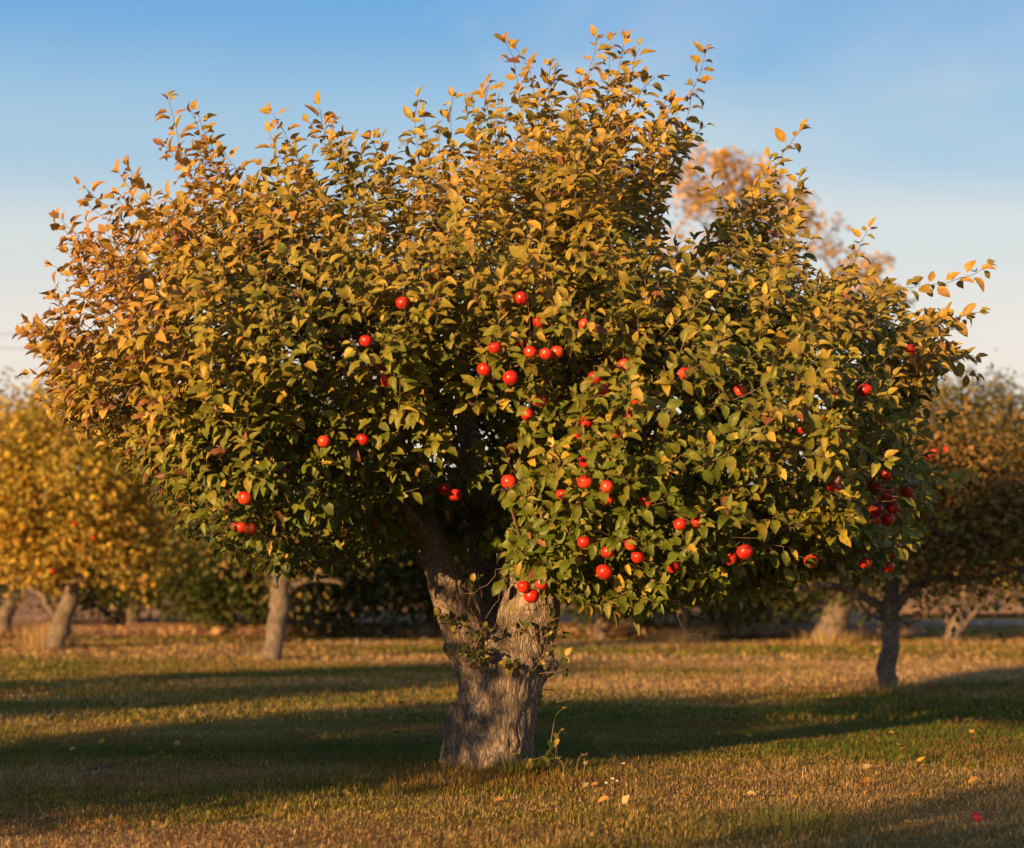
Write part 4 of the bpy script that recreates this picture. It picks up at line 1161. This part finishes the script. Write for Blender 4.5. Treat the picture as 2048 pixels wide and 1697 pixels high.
# second row of trees farther off, across the field
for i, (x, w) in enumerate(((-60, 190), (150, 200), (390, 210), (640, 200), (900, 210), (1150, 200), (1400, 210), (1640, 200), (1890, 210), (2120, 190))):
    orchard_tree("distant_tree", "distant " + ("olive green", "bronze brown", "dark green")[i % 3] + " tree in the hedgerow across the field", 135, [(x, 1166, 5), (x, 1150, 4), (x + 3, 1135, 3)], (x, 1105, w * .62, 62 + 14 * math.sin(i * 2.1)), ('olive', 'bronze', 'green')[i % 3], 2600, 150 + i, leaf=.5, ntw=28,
        group=("olive green", "bronze brown", "dark green")[i % 3] + " hedgerow trees across the field", cat="tree", spread=.7, thick=3)

# ---- orchard row behind the photographer: throws the long shadows over the lawn
dh = np.array((math.sin(rad(SUN_AZ)), math.cos(rad(SUN_AZ)))); nh = np.array((-dh[1], dh[0]))
def shade_tree(label, u, off, h0, h1, half, n, seed):
    """u: metres back along the sunlight from the big trunk, off: metres to the left of that line"""
    b = np.array((TRUNK_X, TRUNK_Y)) - dh * u + nh * off
    rng = np.random.RandomState(seed); gh = float(gz(b[0], b[1]))
    root = empty("orchard_tree", (b[0], b[1], gh)); tag(root, label, "apple tree", "orchard apple trees")
    tr = np.array([(b[0], b[1], -.2, .2), (b[0], b[1], .3, .16), (b[0] + .1, b[1], h0 + .1, .14), (b[0] + .1, b[1] + .1, (h0 + h1) / 2, .09)])
    c = catmull(tr, .15); V, q, t = tube(c[:, :3], c[:, 3], 12); o = mesh_obj("trunk", V, [t, q], M_BARK2); child_of(o, root)
    sk = Skeleton(); k0 = sk.add(tr[0][:3], -1, .2, True); sk.limb(tr[1:], k0, .15)
    C = np.array((b[0], b[1], (h0 + h1) / 2)); R = np.array((half, half, (h1 - h0) / 2))
    T = C + rand_dirs(rng, 130) * R * (rng.uniform(.4, .95, 130) ** .6)[:, None]; dv = norm(T - C)
    sk.grow(T, dv, rng, step=.3, minpath=h0 * .9); acc = Acc(); sk.tubes(acc, tip=.004); o = acc.build("branches", M_BARK2, root); tag(o, kind="stuff")
    pos = T[rng.randint(0, 130, n)] + rng.normal(0, .22, (n, 3)); Vl, t = small_leaves(pos, rng.normal(0, 1, pos.shape), np.array((0, 0, .6)) + rng.normal(0, .6, pos.shape), rng.uniform(.08, .12, n), .62)
    pc = np.array(PAL['olive']); o = mesh_obj("foliage", Vl, [t], M_BGLEAF, None, np.repeat(pc[rng.randint(0, 4, n)], 4, 0)); child_of(o, root); tag(o, kind="stuff")

shade_tree("low olive apple tree next in the row, shading the foot of the big trunk", 6.9, 1.78, 0.72, 2.15, 2.0, 14000, 201)
shade_tree("wide olive apple tree behind the photographer shading the lawn corner", 13.6, -4.5, 0.7, 3.9, 2.2, 18000, 202)
shade_tree("tall olive apple tree third along the row from the big trunk", 8.7, 7.2, 0.9, 3.4, 2.1, 11000, 203)

#@@SMALL
# ------------------------------------------------------------------ power lines
def power():
    for k, (z, yo) in enumerate(((9.05, 0), (8.62, .15))):
        A, B = np.array((-34.0, 53 + yo, z)), np.array((46.0, 80 + yo, z + .1))
        pts = [A + (B - A) * u - np.array((0, 0, 1.1 * 4 * u * (1 - u))) * 0.5 for u in np.linspace(0, 1, 24)]
        V, q, t = tube(np.array(pts), np.full(24, .011), 5)
        o = mesh_obj("power_line", V, [t, q], M_WIRE)
        tag(o, ("upper" if k == 0 else "lower") + " thin dark overhead wire crossing the sky", "wire", "overhead wires")
    for k, (x, y) in enumerate(((-34, 53.05), (46, 80.05))):
        root = empty("utility_pole", (x, y, 0)); tag(root, "wooden utility pole holding the overhead wires, " + ("field corner end" if k == 0 else "lane end"), "pole", "utility poles")
        V, q, t = tube(np.array([(x, y + .2, -.5), (x, y + .2, 5), (x, y + .2, 9.6)]), (.16, .14, .11), 12); o = mesh_obj("post", V, [t, q], M_POLE); child_of(o, root)
        for z in (9.05, 8.62):
            V, q, t = tube(np.array([(x, y - .1, z), (x, y + .1, z)]), (.04, .05), 8); o = mesh_obj("insulator", V, [t, q], M_WIRE); child_of(o, root)
power()

# ------------------------------------------------------------------ small things on the lawn
def on_ground(px, py):
    """where the ray of a photograph pixel meets the lawn"""
    d = at(px, py, 1.0) - np.array((0, 0, CAM_Z)); t = CAM_Z / -d[2]
    for _ in range(4): t = (CAM_Z - float(gz(d[0] * t, d[1] * t))) / -d[2]
    return np.array((d[0] * t, d[1] * t, float(gz(d[0] * t, d[1] * t))))

def litter():
    rng = np.random.RandomState(77)
    spots = [(70,1457),(365,1443),(270,1480),(475,1548),(320,1515),(355,1500),(600,1470),(815,1560),(507,1570),(480,1605),(690,1432),(650,1490),(515,1460),(25,1490),(205,1495),(145,1508),(300,1505),(620,1445),
             (1190,1580),(1170,1585),(1320,1518),(1378,1505),(1437,1478),(1500,1480),(1555,1493),(1520,1530),(1672,1462),(1945,1472),(1800,1497),(1780,1473),(1800,1510),(1840,1530),(1850,1542),(1735,1545),(1735,1575),(1990,1640),
             (1985,1595),(1750,1610),(1820,1655),(1565,1607),(1545,1585),(1500,1600),(1250,1620),(1210,1615),(1100,1630),(1000,1610),(905,1640),(1430,1350),(1510,1373),(1595,1362),(1530,1358),(1220,1372),(1380,1342),(1540,1335),
             (255,1302),(330,1298),(160,1310),(430,1310),(700,1318),(640,1335),(760,1330),(820,1345),(590,1360),(480,1400),(760,1410),(1950,1575),(2010,1500),(1260,1540),(1370,1600),(940,1665),(760,1650),(690,1600)]
    n = len(spots)
    for (px, py) in spots:
        g = on_ground(px, py); 
        L = rng.uniform(.038, .06); big = 1.0 + max(0, (g[1] - 12)) * .035
        V = leaf_arrays(np.zeros((1, 3)), rng.normal(0, 1, (1, 3)) * (1, 1, .25), np.array([[rng.normal(0, .4), rng.normal(0, .4) - .35, 1.]]), np.array([L * min(1.5, big)]), np.array([rng.uniform(.6, .8)]), rng.uniform(-.2, .6, 1), rng.uniform(-.9, 1.0, 1), rng.rand(1), np.array([.2]))[0]
        V -= V.mean(0); V[:, 2] -= V[:, 2].min()
        ci = rng.randint(4); c = np.array([(.55, .36, .07), (.46, .25, .07), (.30, .14, .05), (.50, .36, .18)][ci]) * rng.uniform(.75, 1.05)
        o = mesh_obj("fallen_leaf", V, leaf_faces(1), M_FALLEN, None, np.repeat(c[None], 18, 0))
        o.location = g + np.array((0, 0, .019))
        nm_ = ("bright yellow", "orange", "dark brown", "pale tan")[ci]
        tag(o, "small " + nm_ + " fallen apple leaf lying on the lawn grass", "leaf", nm_ + " fallen leaves on the lawn")
    g = on_ground(1955, 1643)
    put_apple(g + np.array((0, 0, .016)), .024, g + np.array((.02, -.02, .06)), "red windfall apple lying alone in the foreground grass", "windfall apple", rng)

    def stalk_plant(name, label, px, py, stems, cat, head=None, col=(.36, .25, .10), thick=.0016, group=None):
        g = on_ground(px, py); root = empty(name, tuple(g)); tag(root, label, cat, group)
        for (dx, dy, H, bend) in stems:
            b = g + np.array((dx, dy, -.02))
            pts = np.array([b, b + (bend * .15, 0, H * .5), b + (bend * .5, 0, H * .9), b + (bend, 0, H * (1.0 if abs(bend) < .3 * H else .92))])
            c = catmull(np.concatenate([pts, np.zeros((4, 1))], 1), .03)[:, :3]; V, q, t = tube(c, np.linspace(thick, thick * .6, len(c)), 4)
            o = mesh_obj("stem", V, [t, q], M_DRY, None, np.tile(col, (len(V), 1)) * rng.uniform(.8, 1.2)); child_of(o, root)
            if head:
                p = c[-1]; a = Acc()
                for _ in range(head[0]):
                    d = rand_dirs(rng, 1)[0]; d[2] = abs(d[2]) * .6
                    e = p + d * head[1]; V, q, t = tube(np.array([p, (p + e) / 2 + (0, 0, .003), e]), (head[2] * .4, head[2], head[2] * .3), 5); a.add(V, q, t, head[3])
                h = a.build("seed_head" if head[4] else "flower", M_DRY, None); child_of(h, root)
    straw = (.40, .27, .10)
    stalk_plant("dry_grass_stalk", "tall pale dry grass stalk arching beside the thick trunk", 1098, 1540, [(0, -.03, .33, .07), (.03, 0, .22, .03), (.05, .02, .16, -.03)], "plant", (5, .03, .0022, (.40, .25, .10), True), straw)
    stalk_plant("dry_grass_stalk", "short pair of straw stalks leaning away from the trunk foot", 1150, 1560, [(0, 0, .15, .05), (.04, 0, .10, .02), (-.05, 0, .12, -.03)], "plant", (5, .025, .002, (.42, .28, .12), True), straw)
    stalk_plant("weed", "dark spindly seeded weed standing beside the trunk in shade", 822, 1530, [(0, 0, .34, -.05), (.02, 0, .26, .05), (-.02, .03, .20, -.06), (.04, 0, .14, .05)], "plant", (7, .022, .003, (.10, .06, .035), True), (.12, .08, .04))
    for (px, py, l) in ((1243, 1548, "tiny white flower on a stalk at the shadow edge"), (1222, 1580, "cluster of tiny white flowers in front of the tree"), (1168, 1548, "single pale flower head close to the trunk")):
        stalk_plant("wild_flower", l, px, py, [(0, 0, .07, .01), (.015, 0, .06, .015), (-.012, 0, .05, -.01)][:3 if 'cluster' in l else 1], "flower", (8, .010, .0035, (.75, .70, .58), False), (.12, .13, .04))
    for (px, py) in ((1785, 1360), (1800, 1366), (1815, 1356), (1850, 1352), (1880, 1350), (1905, 1358), (1930, 1345), (1952, 1360), (1968, 1352), (1988, 1349), (1838, 1366), (1862, 1360)):
        stalk_plant("wild_flower", "small pale flower in the shaded grass past the slender trunk", px, py, [(0, 0, .08, .01), (.04, .03, .07, .02)], "flower", (8, .014, .006, (.70, .62, .48), False), (.12, .13, .04), group="pale flowers past the slender trunk")
    # dead stick in the shaded grass
    g0, g1, g2 = on_ground(158, 1556), on_ground(195, 1556), on_ground(230, 1549)
    root = empty("fallen_stick", tuple(g0)); tag(root, "grey dead stick with forked end lying in shaded grass", "stick")
    up = np.array((0, 0, .035))
    V, q, t = tube(np.array([g0 + up, g1 + up * 1.4, g2 + up * 1.6]), (.004, .008, .011), 7); o = mesh_obj("shaft", V, [t, q], M_BARK); child_of(o, root)
    V, q, t = tube(np.array([g1 + up * 1.4, g1 + (.06, -.1, .045), g1 + (.1, -.2, .04)]), (.006, .005, .003), 6); o = mesh_obj("fork", V, [t, q], M_BARK); child_of(o, root)

    # tufts of long dead grass at the feet of the trees
    def tuft(label, px, py, n, H, R, col):
        g = on_ground(px, py); a = Acc()
        for _ in range(n):
            r = R * math.sqrt(rng.rand()); an = rng.rand() * 6.28; b = g + np.array((r * math.cos(an), r * math.sin(an), -.02)); h = H * rng.uniform(.45, 1.1)
            l = np.array((math.cos(an), math.sin(an), 0)) * h * rng.uniform(.1, .6) + rng.normal(0, .05, 3) * h
            w = np.array((math.cos(an + 1.57), math.sin(an + 1.57), 0)) * .0022 * max(1, g[1] / 12)
            V = np.array([b - w, b + w, b + l * .4 + (0, 0, h * .6) + w * .7, b + l * .4 + (0, 0, h * .6) - w * .7, b + l + (0, 0, h * .95)])
            a.add(V, [(0, 1, 2, 3)], [(3, 2, 4)], np.array(col) * rng.uniform(.7, 1.25))
        o = a.build("grass_tuft", M_GRASS); tag(o, label, "grass tuft", "tufts at the tree feet", kind="stuff")
    st = (.42, .29, .12)
    tuft("tall straw grass round the foot of the golden tree", 100, 1296, 420, .45, .5, st)
    tuft("straw grass round the foot of the slender upright trunk", 1778, 1383, 380, .17, .32, (.40, .28, .14))
    tuft("straw grass round the foot of the pale slanting trunk", 542, 1319, 260, .14, .4, st)
    tuft("straw grass round the foot of the leaning grey trunk", 1660, 1287, 320, .25, .6, st)
    tuft("dead grass round the thin trunk at the field edge", 1368, 1286, 300, .28, .6, st)
    tuft("dead grass under the sprawling crooked trunk", 850, 1272, 300, .25, .8, (.34, .2, .09))
    tuft("green weeds in front of the big forked trunk", 1040, 1548, 300, .11, .16, (.085, .10, .022))
    tuft("long green grass tuft in the sunlit foreground", 1560, 1660, 520, .12, .38, (.13, .14, .03))
    tuft("reddish dry grass left of the trunk foot", 880, 1562, 300, .09, .3, (.22, .14, .05))
litter()
